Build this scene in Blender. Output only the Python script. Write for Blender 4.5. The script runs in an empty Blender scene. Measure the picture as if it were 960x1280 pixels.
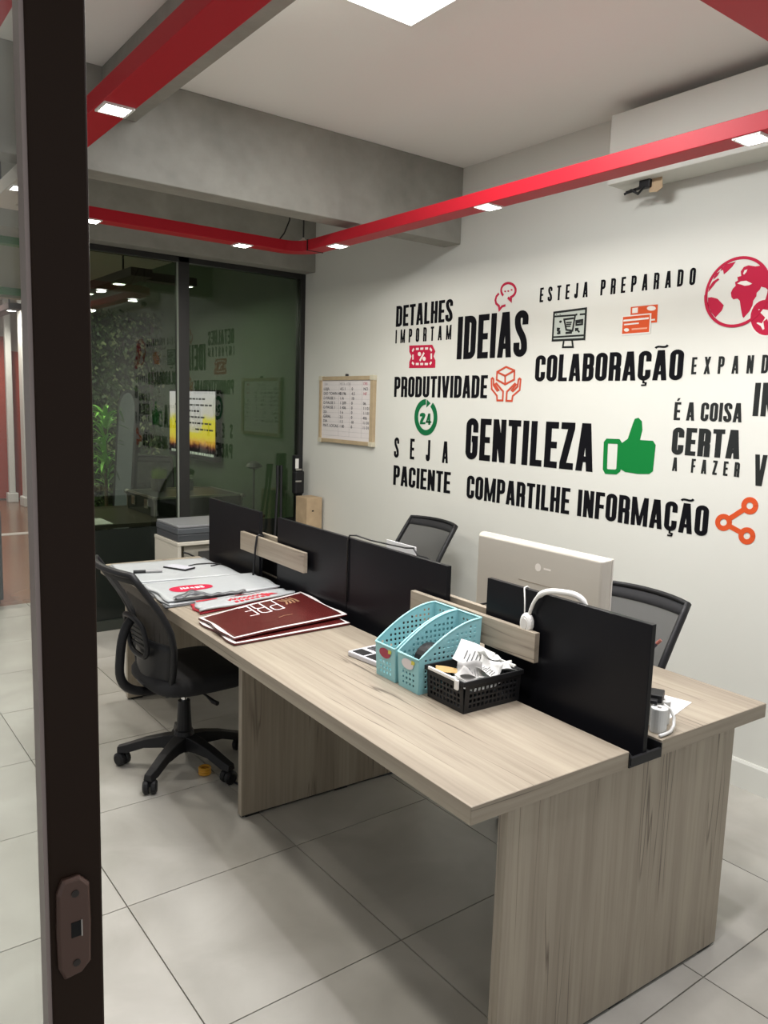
import bpy, bmesh, math, random
from mathutils import Vector, Matrix
random.seed(7)
S = bpy.context.scene
COL = S.collection
PI = math.pi

# ------------------------------------------------------------------ camera
F_PX, YAW, PITCH, ROLL, CAM_H = 978.67, math.radians(37.2552), math.radians(7.6967), math.radians(1.7622), 1.5942
fw = Vector((math.sin(YAW)*math.cos(PITCH), math.cos(YAW)*math.cos(PITCH), -math.sin(PITCH)))
rt0 = Vector((math.cos(YAW), -math.sin(YAW), 0)); up0 = rt0.cross(fw)
rt = rt0*math.cos(ROLL) + up0*math.sin(ROLL)
up = up0*math.cos(ROLL) - rt0*math.sin(ROLL)
cam = bpy.data.cameras.new('camera'); cam_o = bpy.data.objects.new('camera', cam); COL.objects.link(cam_o)
M3 = Matrix((rt, up, -fw)).transposed()
cam_o.matrix_world = Matrix.Translation((0, 0, CAM_H)) @ M3.to_4x4()
cam.sensor_fit = 'VERTICAL'; cam.sensor_height = 32.0; cam.lens = 32.0*F_PX/1280.0
cam.clip_start = 0.05
S.camera = cam_o

# ------------------------------------------------------------------ world, exposure
wd = bpy.data.worlds.new('world'); S.world = wd; wd.use_nodes = True
wd.node_tree.nodes['Background'].inputs[0].default_value = (0.95, 0.97, 1.0, 1)
wd.node_tree.nodes['Background'].inputs[1].default_value = 0.55
S.view_settings.view_transform = 'Standard'; S.view_settings.look = 'None'
S.view_settings.gamma = 1.0; S.view_settings.use_curve_mapping = False
S.view_settings.exposure = 0.08
SPOT_W, PANEL_W, HALL_W = 29.0, 40.0, 34.0

# ------------------------------------------------------------------ constants of the place (metres)
WX = 3.2165          # lettered wall
ZC = 2.981           # ceiling
YG = 5.327           # glass partition
DD = math.radians(-2.1573)   # the bench desk stands slightly askew in the room
def dk(x, y, z=0.0):         # desk frame -> room
    c, s = math.cos(DD), math.sin(DD)
    return (x*c - y*s, x*s + y*c, z)
def ray(px, py):
    return fw + rt*((px-480)/F_PX) - up*((py-640)/F_PX)
def wpx(px, py):             # where a pixel of the photo meets the lettered wall -> (y, z)
    d = ray(px, py); t = WX/d.x
    return (d.y*t, CAM_H + d.z*t)

# ------------------------------------------------------------------ materials
MATS = {}
def mat(name, col, rough=0.5, metal=0.0, noise=0.0, nscale=20.0, emis=None, estr=0.0, spec=0.5, bump=0.0, coat=0.0):
    if name in MATS: return MATS[name]
    m = bpy.data.materials.new(name); m.use_nodes = True; MATS[name] = m
    nt = m.node_tree; b = nt.nodes['Principled BSDF']
    b.inputs['Base Color'].default_value = (*col, 1); b.inputs['Roughness'].default_value = rough
    b.inputs['Metallic'].default_value = metal; b.inputs['Specular IOR Level'].default_value = spec
    b.inputs['Coat Weight'].default_value = coat
    if emis:
        b.inputs['Emission Color'].default_value = (*emis, 1); b.inputs['Emission Strength'].default_value = estr
    if noise or bump:
        tc = nt.nodes.new('ShaderNodeTexCoord'); n = nt.nodes.new('ShaderNodeTexNoise')
        n.inputs['Scale'].default_value = nscale; n.inputs['Detail'].default_value = 6
        nt.links.new(tc.outputs['Object'], n.inputs['Vector'])
        if noise:
            r = nt.nodes.new('ShaderNodeValToRGB')
            r.color_ramp.elements[0].position = 0.3; r.color_ramp.elements[1].position = 0.7
            r.color_ramp.elements[0].color = (*[c*(1-noise) for c in col], 1)
            r.color_ramp.elements[1].color = (*[min(1, c*(1+noise)) for c in col], 1)
            nt.links.new(n.outputs['Fac'], r.inputs['Fac']); nt.links.new(r.outputs['Color'], b.inputs['Base Color'])
        if bump:
            bp = nt.nodes.new('ShaderNodeBump'); bp.inputs['Strength'].default_value = bump; bp.inputs['Distance'].default_value = 0.01
            nt.links.new(n.outputs['Fac'], bp.inputs['Height']); nt.links.new(bp.outputs['Normal'], b.inputs['Normal'])
    return m

def wood(name, scale, c0, c1, c2):
    m = bpy.data.materials.new(name); m.use_nodes = True; nt = m.node_tree; b = nt.nodes['Principled BSDF']
    tc = nt.nodes.new('ShaderNodeTexCoord')
    def noise(sc, detail, dist=0.0):
        mp = nt.nodes.new('ShaderNodeMapping'); mp.inputs['Scale'].default_value = sc
        n = nt.nodes.new('ShaderNodeTexNoise'); n.inputs['Scale'].default_value = 1.0; n.inputs['Detail'].default_value = detail
        n.inputs['Distortion'].default_value = dist
        nt.links.new(tc.outputs['Object'], mp.inputs['Vector']); nt.links.new(mp.outputs['Vector'], n.inputs['Vector']); return n
    fine = noise([s*9 for s in scale], 5)
    broad = noise([s*1.3 for s in scale], 3, 0.4)
    r1 = nt.nodes.new('ShaderNodeValToRGB'); e = r1.color_ramp.elements
    e[0].position = 0.32; e[0].color = (*c1, 1); e[1].position = 0.68; e[1].color = (*c0, 1)
    nt.links.new(broad.outputs['Fac'], r1.inputs['Fac'])
    r2 = nt.nodes.new('ShaderNodeValToRGB'); e = r2.color_ramp.elements
    e[0].position = 0.35; e[0].color = (0.80, 0.79, 0.78, 1); e[1].position = 0.6; e[1].color = (1, 1, 1, 1)
    nt.links.new(fine.outputs['Fac'], r2.inputs['Fac'])
    mx = nt.nodes.new('ShaderNodeMixRGB'); mx.blend_type = 'MULTIPLY'; mx.inputs[0].default_value = 0.75
    nt.links.new(r1.outputs[0], mx.inputs[1]); nt.links.new(r2.outputs[0], mx.inputs[2])
    # a few long dark streaks
    st = noise([s*2.1 for s in scale], 2, 0.25)
    r3 = nt.nodes.new('ShaderNodeValToRGB'); e = r3.color_ramp.elements
    e[0].position = 0.485; e[0].color = (0, 0, 0, 1); e[1].position = 0.5; e[1].color = (1, 1, 1, 1)
    k = e.new(0.515); k.color = (0, 0, 0, 1)
    nt.links.new(st.outputs['Fac'], r3.inputs['Fac'])
    brk = noise([max(s*0.7, 2.0) for s in scale], 1)
    r4 = nt.nodes.new('ShaderNodeValToRGB'); e = r4.color_ramp.elements
    e[0].position = 0.46; e[0].color = (0, 0, 0, 1); e[1].position = 0.60; e[1].color = (0.9, 0.9, 0.9, 1)
    nt.links.new(brk.outputs['Fac'], r4.inputs['Fac'])
    mm = nt.nodes.new('ShaderNodeMath'); mm.operation = 'MULTIPLY'
    nt.links.new(r3.outputs[0], mm.inputs[0]); nt.links.new(r4.outputs[0], mm.inputs[1])
    mx2 = nt.nodes.new('ShaderNodeMixRGB'); mx2.inputs[2].default_value = (*c2, 1)
    nt.links.new(mm.outputs[0], mx2.inputs[0]); nt.links.new(mx.outputs[0], mx2.inputs[1])
    nt.links.new(mx2.outputs[0], b.inputs['Base Color']); b.inputs['Roughness'].default_value = 0.38
    b.inputs['Specular IOR Level'].default_value = 0.4
    return m

OAK = ((0.375, 0.325, 0.25), (0.29, 0.245, 0.187), (0.085, 0.062, 0.045))
WOOD_Y = wood('oak_laminate_lengthwise', (9, 0.32, 9), *OAK)
WOOD_X = wood('oak_laminate_crosswise', (0.32, 9, 9), *OAK)
WOOD_Z = wood('oak_laminate_upright', (9, 9, 0.32), *OAK)

def concrete():
    m = bpy.data.materials.new('bare_concrete'); m.use_nodes = True; nt = m.node_tree; b = nt.nodes['Principled BSDF']
    tc = nt.nodes.new('ShaderNodeTexCoord')
    n1 = nt.nodes.new('ShaderNodeTexNoise'); n1.inputs['Scale'].default_value = 2.2; n1.inputs['Detail'].default_value = 8; n1.inputs['Distortion'].default_value = 0.6
    n2 = nt.nodes.new('ShaderNodeTexNoise'); n2.inputs['Scale'].default_value = 14; n2.inputs['Detail'].default_value = 6
    for n in (n1, n2): nt.links.new(tc.outputs['Object'], n.inputs['Vector'])
    r = nt.nodes.new('ShaderNodeValToRGB'); e = r.color_ramp.elements
    e[0].position = 0.3; e[0].color = (0.20, 0.195, 0.17, 1); e[1].position = 0.72; e[1].color = (0.32, 0.31, 0.27, 1)
    mx = nt.nodes.new('ShaderNodeMixRGB'); mx.inputs[0].default_value = 0.3
    nt.links.new(n1.outputs['Fac'], mx.inputs[1]); nt.links.new(n2.outputs['Fac'], mx.inputs[2])
    nt.links.new(mx.outputs[0], r.inputs['Fac']); nt.links.new(r.outputs[0], b.inputs['Base Color'])
    b.inputs['Roughness'].default_value = 0.7
    bp = nt.nodes.new('ShaderNodeBump'); bp.inputs['Strength'].default_value = 0.25; bp.inputs['Distance'].default_value = 0.01
    nt.links.new(n2.outputs['Fac'], bp.inputs['Height']); nt.links.new(bp.outputs[0], b.inputs['Normal'])
    return m
CONC = concrete()

def tile_mat():
    m = bpy.data.materials.new('cement_look_tile'); m.use_nodes = True; nt = m.node_tree; b = nt.nodes['Principled BSDF']
    tc = nt.nodes.new('ShaderNodeTexCoord'); oi = nt.nodes.new('ShaderNodeObjectInfo')
    ad = nt.nodes.new('ShaderNodeVectorMath'); ad.operation = 'ADD'
    sc = nt.nodes.new('ShaderNodeVectorMath'); sc.operation = 'SCALE'; sc.inputs['Scale'].default_value = 40
    cb = nt.nodes.new('ShaderNodeCombineXYZ')
    nt.links.new(oi.outputs['Random'], cb.inputs[0]); nt.links.new(oi.outputs['Random'], cb.inputs[1])
    nt.links.new(cb.outputs[0], sc.inputs[0]); nt.links.new(tc.outputs['Object'], ad.inputs[0]); nt.links.new(sc.outputs[0], ad.inputs[1])
    n = nt.nodes.new('ShaderNodeTexNoise'); n.inputs['Scale'].default_value = 3.5; n.inputs['Detail'].default_value = 7; n.inputs['Distortion'].default_value = 0.5
    nt.links.new(ad.outputs[0], n.inputs['Vector'])
    r = nt.nodes.new('ShaderNodeValToRGB'); e = r.color_ramp.elements
    e[0].position = 0.28; e[0].color = (0.36, 0.345, 0.305, 1); e[1].position = 0.75; e[1].color = (0.49, 0.475, 0.43, 1)
    nt.links.new(n.outputs['Fac'], r.inputs['Fac']); nt.links.new(r.outputs[0], b.inputs['Base Color'])
    b.inputs['Roughness'].default_value = 0.34; b.inputs['Specular IOR Level'].default_value = 0.45
    return m
TILE = tile_mat()

def glass(name, tint, ior):
    m = bpy.data.materials.new(name); m.use_nodes = True; nt = m.node_tree; nt.nodes.clear()
    o = nt.nodes.new('ShaderNodeOutputMaterial'); t = nt.nodes.new('ShaderNodeBsdfTransparent'); t.inputs[0].default_value = (*tint, 1)
    g = nt.nodes.new('ShaderNodeBsdfGlossy'); g.inputs['Roughness'].default_value = 0.0
    f = nt.nodes.new('ShaderNodeFresnel'); f.inputs[0].default_value = ior
    mx = nt.nodes.new('ShaderNodeMixShader')
    nt.links.new(f.outputs[0], mx.inputs[0]); nt.links.new(t.outputs[0], mx.inputs[1]); nt.links.new(g.outputs[0], mx.inputs[2])
    nt.links.new(mx.outputs[0], o.inputs[0]); return m
GLASS_DOOR = glass('clear_door_glass', (0.93, 0.95, 0.93), 1.35)
_nt = GLASS_DOOR.node_tree; _o = [n for n in _nt.nodes if n.type == 'OUTPUT_MATERIAL'][0]; _src = _o.inputs[0].links[0].from_socket
_d = _nt.nodes.new('ShaderNodeBsdfDiffuse'); _d.inputs[0].default_value = (0.8, 0.78, 0.74, 1)
_m = _nt.nodes.new('ShaderNodeMixShader'); _m.inputs[0].default_value = 0.07      # diffuse share stands in for reflection haze on the pane
_nt.links.new(_src, _m.inputs[1]); _nt.links.new(_d.outputs[0], _m.inputs[2]); _nt.links.new(_m.outputs[0], _o.inputs[0])
GLASS_DARK = glass('smoked_green_glass', (0.58, 0.64, 0.55), 1.62)

def mesh_fabric(name, col, see):
    m = bpy.data.materials.new(name); m.use_nodes = True; nt = m.node_tree
    b = nt.nodes['Principled BSDF']; b.inputs['Base Color'].default_value = (*col, 1); b.inputs['Roughness'].default_value = 0.8
    o = nt.nodes['Material Output']; t = nt.nodes.new('ShaderNodeBsdfTransparent'); mx = nt.nodes.new('ShaderNodeMixShader')
    mx.inputs[0].default_value = see
    nt.links.new(b.outputs[0], mx.inputs[1]); nt.links.new(t.outputs[0], mx.inputs[2]); nt.links.new(mx.outputs[0], o.inputs[0]); return m
CHAIR_MESH = mesh_fabric('black_chair_mesh', (0.02, 0.02, 0.022), 0.22)

WALLP = mat('white_wall_paint', (0.60, 0.60, 0.545), 0.6, noise=0.02, nscale=1.2)
CEILP = mat('white_ceiling_paint', (0.80, 0.785, 0.745), 0.8)
GREENW = mat('green_wall_paint', (0.085, 0.135, 0.075), 0.7)
RED = mat('red_enamel', (0.42, 0.012, 0.022), 0.45, spec=0.2)
REDW = mat('red_panel_paint', (0.38, 0.05, 0.025), 0.5)
WHITEP = mat('white_gloss_paint', (0.75, 0.74, 0.72), 0.4)
BROWN = mat('dark_bronze_aluminium', (0.021, 0.0115, 0.007), 0.42, spec=0.13)
BROWNL = mat('bronze_lock_plate', (0.10, 0.058, 0.045), 0.38, metal=0.3)
BLACKM = mat('black_frame_metal', (0.012, 0.012, 0.011), 0.35)
BLACKP = mat('black_plastic', (0.011, 0.011, 0.012), 0.45, spec=0.3)
BLACKF = mat('black_fabric', (0.010, 0.010, 0.011), 0.85)
BLACKL = mat('black_laminate', (0.007, 0.007, 0.0085), 0.3, noise=0.1, nscale=4, spec=0.16)
BLACKG = mat('black_back_painted_glass', (0.010, 0.013, 0.011), 0.12)
CHROME = mat('chrome', (0.7, 0.7, 0.7), 0.15, metal=1.0)
ALU = mat('brushed_aluminium', (0.55, 0.53, 0.5), 0.3, metal=0.9)
TEAL = mat('turquoise_plastic', (0.25, 0.51, 0.54), 0.4)
BEIGE = mat('champagne_plastic', (0.47, 0.435, 0.37), 0.35, metal=0.15)
PAPER = mat('white_paper', (0.8, 0.8, 0.8), 0.7)
WHITEPL = mat('white_plastic', (0.75, 0.74, 0.70), 0.35)
VBLACK = mat('black_vinyl', (0.005, 0.005, 0.0065), 0.7, spec=0.06)
VRED = mat('crimson_vinyl', (0.42, 0.012, 0.045), 0.6, spec=0.15)
VORANGE = mat('orange_vinyl', (0.55, 0.075, 0.02), 0.6, spec=0.15)
VGREEN = mat('green_vinyl', (0.003, 0.165, 0.032), 0.6, spec=0.15)
VDGREEN = mat('dark_green_vinyl', (0.005, 0.12, 0.04), 0.6, spec=0.15)
VGREY = mat('charcoal_vinyl', (0.020, 0.022, 0.021), 0.7, spec=0.08)
VWHITE = mat('white_vinyl', (0.68, 0.66, 0.61), 0.6, spec=0.15)
VBROWN = mat('terracotta_vinyl', (0.48, 0.07, 0.035), 0.6, spec=0.15)
LEDM = mat('led_lens', (1, 1, 1), 0.5, emis=(1.0, 0.97, 0.92), estr=30.0)
PANELM = mat('led_panel_diffuser', (1, 1, 1), 0.5, emis=(0.97, 0.98, 1.0), estr=9.0)
GREENB = mat('green_fascia_paint', (0.05, 0.20, 0.05), 0.5)
WOODBOX = mat('raw_cardboard', (0.42, 0.31, 0.19), 0.8, noise=0.12, nscale=12)

# ------------------------------------------------------------------ mesh helpers
class MB:
    def __init__(s): s.v = []; s.f = []
    def add(s, vs, fs):
        o = len(s.v); s.v += [tuple(v) for v in vs]; s.f += [tuple(i+o for i in f) for f in fs]; return s
    def box(s, x0, x1, y0, y1, z0, z1):
        v = [(x, y, z) for z in (z0, z1) for y in (y0, y1) for x in (x0, x1)]
        return s.add(v, [(0,2,3,1),(4,5,7,6),(0,1,5,4),(2,6,7,3),(0,4,6,2),(1,3,7,5)])
    def loft(s, rings, caps=True, closed=False):
        n = len(rings[0]); vs = [p for r in rings for p in r]; fs = []
        m = len(rings)
        for i in range(m if closed else m-1):
            a, b = i*n, ((i+1) % m)*n
            for j in range(n):
                k = (j+1) % n; fs.append((a+j, a+k, b+k, b+j))
        if caps and not closed:
            fs.append(tuple(reversed(range(n)))); fs.append(tuple((m-1)*n+j for j in range(n)))
        return s.add(vs, fs)
    def cyl(s, c, r, z0, z1, n=16, r1=None):
        r1 = r if r1 is None else r1
        return s.loft([[(c[0]+q*math.cos(2*PI*j/n), c[1]+q*math.sin(2*PI*j/n), z) for j in range(n)] for q, z in ((r, z0), (r1, z1))])
    def lathe(s, c, prof, n=18):
        return s.loft([[(c[0]+r*math.cos(2*PI*j/n), c[1]+r*math.sin(2*PI*j/n), c[2]+z) for j in range(n)] for r, z in prof])
    def tube(s, pts, r, n=8, closed=False, flat=1.0, nrm=None):
        pts = [Vector(p) for p in pts]; m = len(pts); rings = []; prev = None
        for i, p in enumerate(pts):
            if closed: t = pts[(i+1) % m] - pts[i-1]
            else: t = pts[min(i+1, m-1)] - pts[max(i-1, 0)]
            t.normalize()
            if nrm is not None: a = Vector(nrm)
            elif prev is None: a = Vector((0, 0, 1)) if abs(t.z) < 0.9 else Vector((1, 0, 0))
            else: a = prev
            b = t.cross(a).normalized(); a2 = b.cross(t).normalized(); prev = a2
            rr = r[i] if isinstance(r, (list, tuple)) else r
            rings.append([tuple(p + a2*(rr*flat*math.cos(2*PI*j/n)) + b*(rr*math.sin(2*PI*j/n))) for j in range(n)])
        return s.loft(rings, closed=closed)
    def prism(s, poly, axis, a, b):   # polygon in the two other axes, extruded along axis from a to b
        def P(u, v, w): return {'x': (w, u, v), 'y': (u, w, v), 'z': (u, v, w)}[axis]
        n = len(poly)
        vs = [P(u, v, a) for u, v in poly] + [P(u, v, b) for u, v in poly]
        fs = [tuple(reversed(range(n))), tuple(range(n, 2*n))] + [(i, (i+1) % n, n+(i+1) % n, n+i) for i in range(n)]
        return s.add(vs, fs)
    def mesh(s, name, m=None, smooth=False):
        me = bpy.data.meshes.new(name); me.from_pydata(s.v, [], s.f)
        bm = bmesh.new(); bm.from_mesh(me); bmesh.ops.recalc_face_normals(bm, faces=bm.faces); bm.to_mesh(me); bm.free()
        if m: me.materials.append(m)
        if smooth: me.polygons.foreach_set('use_smooth', [True]*len(me.polygons))
        me.update(); return me
    def build(s, name, m, parent=None, smooth=False, bevel=0.0, seg=2, loc=None, rz=0.0, solid=0.0, sub=0):
        o = bpy.data.objects.new(name, s.mesh(name, m, smooth)); COL.objects.link(o)
        if parent: o.parent = parent
        if loc: o.location = loc
        if rz: o.rotation_euler = (0, 0, rz)
        if solid:
            md = o.modifiers.new('thick', 'SOLIDIFY'); md.thickness = solid; md.offset = 0
        if bevel:
            md = o.modifiers.new('bevel', 'BEVEL'); md.width = bevel; md.segments = seg; md.limit_method = 'ANGLE'; md.angle_limit = math.radians(40)
        if sub:
            md = o.modifiers.new('sub', 'SUBSURF'); md.levels = sub; md.render_levels = sub
        return o
def tag(o, label=None, cat=None, group=None, kind=None):
    if label: o['label'] = label
    if cat: o['category'] = cat
    if group: o['group'] = group
    if kind: o['kind'] = kind
    return o
def thing(name, label, cat, loc=(0, 0, 0), rz=0.0, group=None, kind=None):
    o = bpy.data.objects.new(name, None); COL.objects.link(o); o.location = loc; o.rotation_euler = (0, 0, rz)
    o.empty_display_size = 0.1
    return tag(o, label, cat, group, kind)
def struct(name, mb, m, label=None, cat=None, **k):
    o = mb.build(name, m, **k); o['kind'] = 'structure'
    if label: o['label'] = label
    if cat: o['category'] = cat
    return o
def dup(root, loc, rz, label=None, scale=None):
    r = root.copy(); COL.objects.link(r); r.location = loc; r.rotation_euler = (0, 0, rz)
    if label: r['label'] = label
    if scale: r.scale = (scale,)*3
    for ch in list(root.children):
        c = ch.copy(); COL.objects.link(c); c.parent = r
        for g in ch.children:
            d = g.copy(); COL.objects.link(d); d.parent = c
    return r

# ================================================================== THE ROOM SHELL
TP = 0.6175; TX0, TY0 = 0.768, 1.053
fl = struct('floor', MB().box(-3.2, 3.4, -1.2, 6.35, -0.12, -0.006), mat('tile_grout', (0.27, 0.255, 0.225), 0.9), 'pale cement look tiled floor of the office', 'floor')
tm = MB().box(0, TP-0.004, 0, TP-0.004, -0.010, 0.0).mesh('floor_tile', TILE)
nt_ = 0
for i in range(-5, 4):
    for j in range(-2, 9):
        x0 = TX0 + i*TP + 0.002; y0 = TY0 + j*TP + 0.002
        if x0 > WX or y0 > 6.3: continue
        x1 = min(x0+TP-0.004, WX); y1 = min(y0+TP-0.004, 6.35)
        if x1-x0 < TP-0.005 or y1-y0 < TP-0.005:
            me = MB().box(0, x1-x0, 0, y1-y0, -0.010, 0.0).mesh('floor_tile', TILE)
        else: me = tm
        o = bpy.data.objects.new('floor_tile', me); COL.objects.link(o); o.parent = fl; o.location = (x0, y0, 0)
struct('floor', MB().box(-3.2, 3.4, 6.35, 13.6, -0.12, 0.0), mat('brown_polished_floor', (0.20, 0.105, 0.06), 0.22, noise=0.15, nscale=1.5), 'brown polished floor of the hallway beyond the glass', 'floor')  # reflected red of the hall panels is put into the brown
struct('trim_1', MB().box(-3.2, 2.2, 9.6, 9.75, 0.0, 0.004), mat('grey_threshold', (0.5, 0.46, 0.43), 0.4), 'pale threshold strip across the hallway floor', 'threshold')

ceil = MB().box(-3.2, 3.4, -1.2, 13.6, ZC, ZC+0.1)
struct('ceiling', ceil, CEILP, 'white painted ceiling between the concrete beams', 'ceiling')
struct('wall_right', MB().box(WX, WX+0.18, -1.2, YG, -0.12, ZC), WALLP, 'white wall covered in lettering and icons', 'wall')
struct('wall_hall_right', MB().box(WX, WX+0.18, YG, 13.6, -0.12, ZC), GREENW, 'green painted wall behind the glass partition', 'wall')
bb = struct('baseboard_right', MB().prism([(WX, 0), (WX-0.014, 0), (WX-0.014, 0.112), (WX-0.008, 0.124), (WX, 0.124)], 'y', 0, 1), WALLP)
# prism along y takes (x, z) pairs
for v in bb.data.vertices: v.co.y = -1.2 if v.co.y < 0.5 else YG-0.05
tag(bb, 'white baseboard along the lettered wall', 'baseboard')
# shallow boxed-in duct at the top of the lettered wall
struct('trim_2', MB().box(WX-0.17, WX, -1.2, 2.397, 2.625, 2.927), WALLP, 'white boxed casing high on the lettered wall above the red track', 'casing', bevel=0.004)
# concrete beams
struct('trim_3', MB().box(-3.2, WX, 3.5635, 3.7075, 2.553, ZC), CONC, 'bare concrete beam crossing the ceiling in front of the glass', 'beam', bevel=0.004)
struct('trim_4', MB().box(-3.2, WX, 5.17, 5.48, 2.572, ZC), CONC, 'bare concrete lintel beam directly above the glass partition', 'beam', bevel=0.004)
struct('trim_5', MB().box(1.14, 1.285, -1.2, 3.5635, 2.79, ZC), CONC, 'shallow concrete beam running toward the camera above the red track', 'beam', bevel=0.004)

# ------------------------------------------------------------------ glass partition with its dark frame
pt = thing('window_1', 'dark framed smoked glass partition behind the desks', 'partition', (0, YG, 0), kind='structure')
PXL = 1.42
for a, b in ((PXL, PXL+0.05), (2.199, 2.275), (WX-0.04, WX)):
    MB().box(a, b, -0.02, 0.05, 0.0, 2.572).build('post', BLACKM, pt, bevel=0.002)
MB().box(PXL+0.05, WX-0.04, -0.02, 0.05, 2.535, 2.572).build('top_rail', BLACKM, pt, bevel=0.002)
MB().box(PXL+0.05, WX-0.04, -0.02, 0.05, 0.0, 0.07).build('bottom_rail', mat('dark_green_rail', (0.03, 0.035, 0.028), 0.3), pt, bevel=0.002)
for a, b in ((PXL+0.05, 2.199), (2.275, WX-0.04)):
    MB().box(a, b, 0.011, 0.019, 0.70, 2.535).build('pane', GLASS_DARK, pt)
    MB().box(a, b, 0.005, 0.019, 0.07, 0.70).build('lower_panel', BLACKG, pt)
MB().box(2.194, 2.199, -0.012, 0.011, 0.07, 2.535).build('glass_edge', mat('pale_glass_edge', (0.3, 0.33, 0.28), 0.2), pt)

# ------------------------------------------------------------------ glazed door that stands open at the left, its free stile in view
DY = 0.85
dr = thing('door_1', 'dark bronze framed glass door at the left edge, lock handle missing', 'door', (0, DY, 0), kind='structure')
st = MB().box(0.200, 0.257, 0.0, 0.042, 0.012, 2.12).build('stile', BROWN, dr, bevel=0.0025)
MB().box(-0.62, -0.56, 0.0, 0.042, 0.012, 2.12).build('stile', BROWN, dr, bevel=0.0025)
MB().box(-0.56, 0.200, 0.0, 0.042, 2.05, 2.12).build('top_rail', BROWN, dr, bevel=0.002)
MB().box(-0.56, 0.200, 0.0, 0.042, 0.012, 0.11).build('bottom_rail', BROWN, dr, bevel=0.002)
MB().box(-0.56, 0.200, 0.028, 0.034, 0.11, 2.05).build('glass_pane', GLASS_DOOR, dr)
MB().box(0.1955, 0.200, 0.004, 0.028, 0.11, 2.05).build('glazing_bead', mat('lighter_bronze_bead', (0.30, 0.24, 0.22), 0.35), dr)  # side return of the stile; its sheen is put into the lighter colour
# lock escutcheon: elongated plate with spindle hole and two screws
cx_, cz_ = 0.2245, 1.004
out = [(-0.0125, 0.060), (0.006, 0.060), (0.0165, 0.048), (0.0175, 0.0), (0.0165, -0.048), (0.006, -0.058), (-0.0125, -0.060), (-0.0185, -0.045), (-0.0195, 0.0), (-0.0185, 0.045)]
esc = MB()
n = len(out)
def ring(scale, y): return [(cx_+u*scale, y, cz_+v*(1-(1-scale)*0.35)) for u, v in out]
esc.loft([ring(1.0, 0.0), ring(1.0, -0.005), ring(0.86, -0.0085)], caps=True)
eo = esc.build('lock_plate', BROWNL, dr, bevel=0.0008)
MB().box(cx_-0.005, cx_+0.0055, -0.0092, -0.0082, cz_-0.010, cz_+0.008).build('spindle_hole', mat('hole_black', (0.003, 0.003, 0.003), 0.9), eo)
MB().box(cx_+0.0055, cx_+0.0070, -0.0098, -0.0082, cz_-0.011, cz_+0.009).build('hole_rim', ALU, eo)
for dz in (0.042, -0.042):
    sc_ = MB(); sc_.loft([[(cx_+0.0042*math.cos(2*PI*j/12), y, cz_+dz+0.0042*math.sin(2*PI*j/12)) for j in range(12)] for y in (-0.0080, -0.0094)])
    sc_.build('screw', mat('dark_screw', (0.02, 0.015, 0.012), 0.4), eo)

# ================================================================== RED LIGHTING TRACK (one square loop) AND LAMPS
TZ0, TZ1 = 2.46, 2.517
XL0, XL1, XR0, XR1, YN0, YN1, YB0, YB1 = 0.79, 0.89, 2.41, 2.51, 0.935, 1.035, 4.055, 4.155
trk = thing('lighting_track', 'red rectangular lighting track loop hanging over the desks', 'light track', (0, 0, TZ0))
def rbox(a, b, c, d): return MB().box(a, b, c, d, 0, TZ1-TZ0)
rbox(XL0, XL1, YN1, 3.12).build('track_run', RED, trk, bevel=0.002)
rbox(XL0, XL1, 3.12, YB0).build('track_run', mat('cream_enamel', (0.50, 0.45, 0.40), 0.4), trk, bevel=0.002)  # back part of this run is paler than the rest
rbox(XR0, XR1, YN1, YB0-0.09).build('track_run', RED, trk, bevel=0.002)
rbox(XL1, XR0, YN0, YN1).build('track_run', RED, trk, bevel=0.002)
rbox(XL1+0.12, XR0-0.09, YB0, YB1).build('track_run', RED, trk, bevel=0.002)
# corner at the lettered wall is rounded
arc = []
for k in range(13):
    a = PI/2*k/12
    arc.append((XR0-0.09+0.19*math.cos(a), YB0-0.09+0.19*math.sin(a)))
inn = []
for k in range(13):
    a = PI/2*(12-k)/12
    inn.append((XR0-0.09+0.09*math.cos(a), YB0-0.09+0.09*math.sin(a)))
MB().prism(arc+inn, 'z', 0, TZ1-TZ0).build('corner_elbow', RED, trk)
for a, b, c, d, m_ in ((XL0, XL1, YN0, YN1, RED), (XR0, XR1, YN0, YN1, RED), (XL0, XL1+0.12, YB0, YB1, MATS['cream_enamel'])):
    rbox(a, b, c, d).build('corner_block', m_, trk, bevel=0.002)
MB().box(XR0-0.004, XR1+0.004, YB0-0.095, YB0-0.088, -0.003, TZ1-TZ0+0.003).build('joint_clip', BLACKM, trk)
for x, y in ((2.44, 4.06), (0.84, 4.1), (2.46, 0.985), (0.84, 0.985)):
    zt = ZC-TZ0 if not (x < 0.9 and False) else 0
    MB().cyl((x, y), 0.005, TZ1-TZ0+0.012, zt, 8).build('hanger_rod', BLACKM, trk)
    MB().lathe((x, y, TZ1-TZ0), [(0.028, 0), (0.026, 0.012), (0.010, 0.02), (0.006, 0.03)], 12).build('hanger_nut', ALU, trk)
pts = [(2.30, 4.10, TZ1-TZ0), (2.33, 4.09, 0.10), (2.37, 4.10, 0.18), (2.39, 4.14, 0.30), (2.385, 4.16, 0.52)]
MB().tube(pts, 0.004, 6).build('power_cable', BLACKP, trk, smooth=True)

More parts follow.
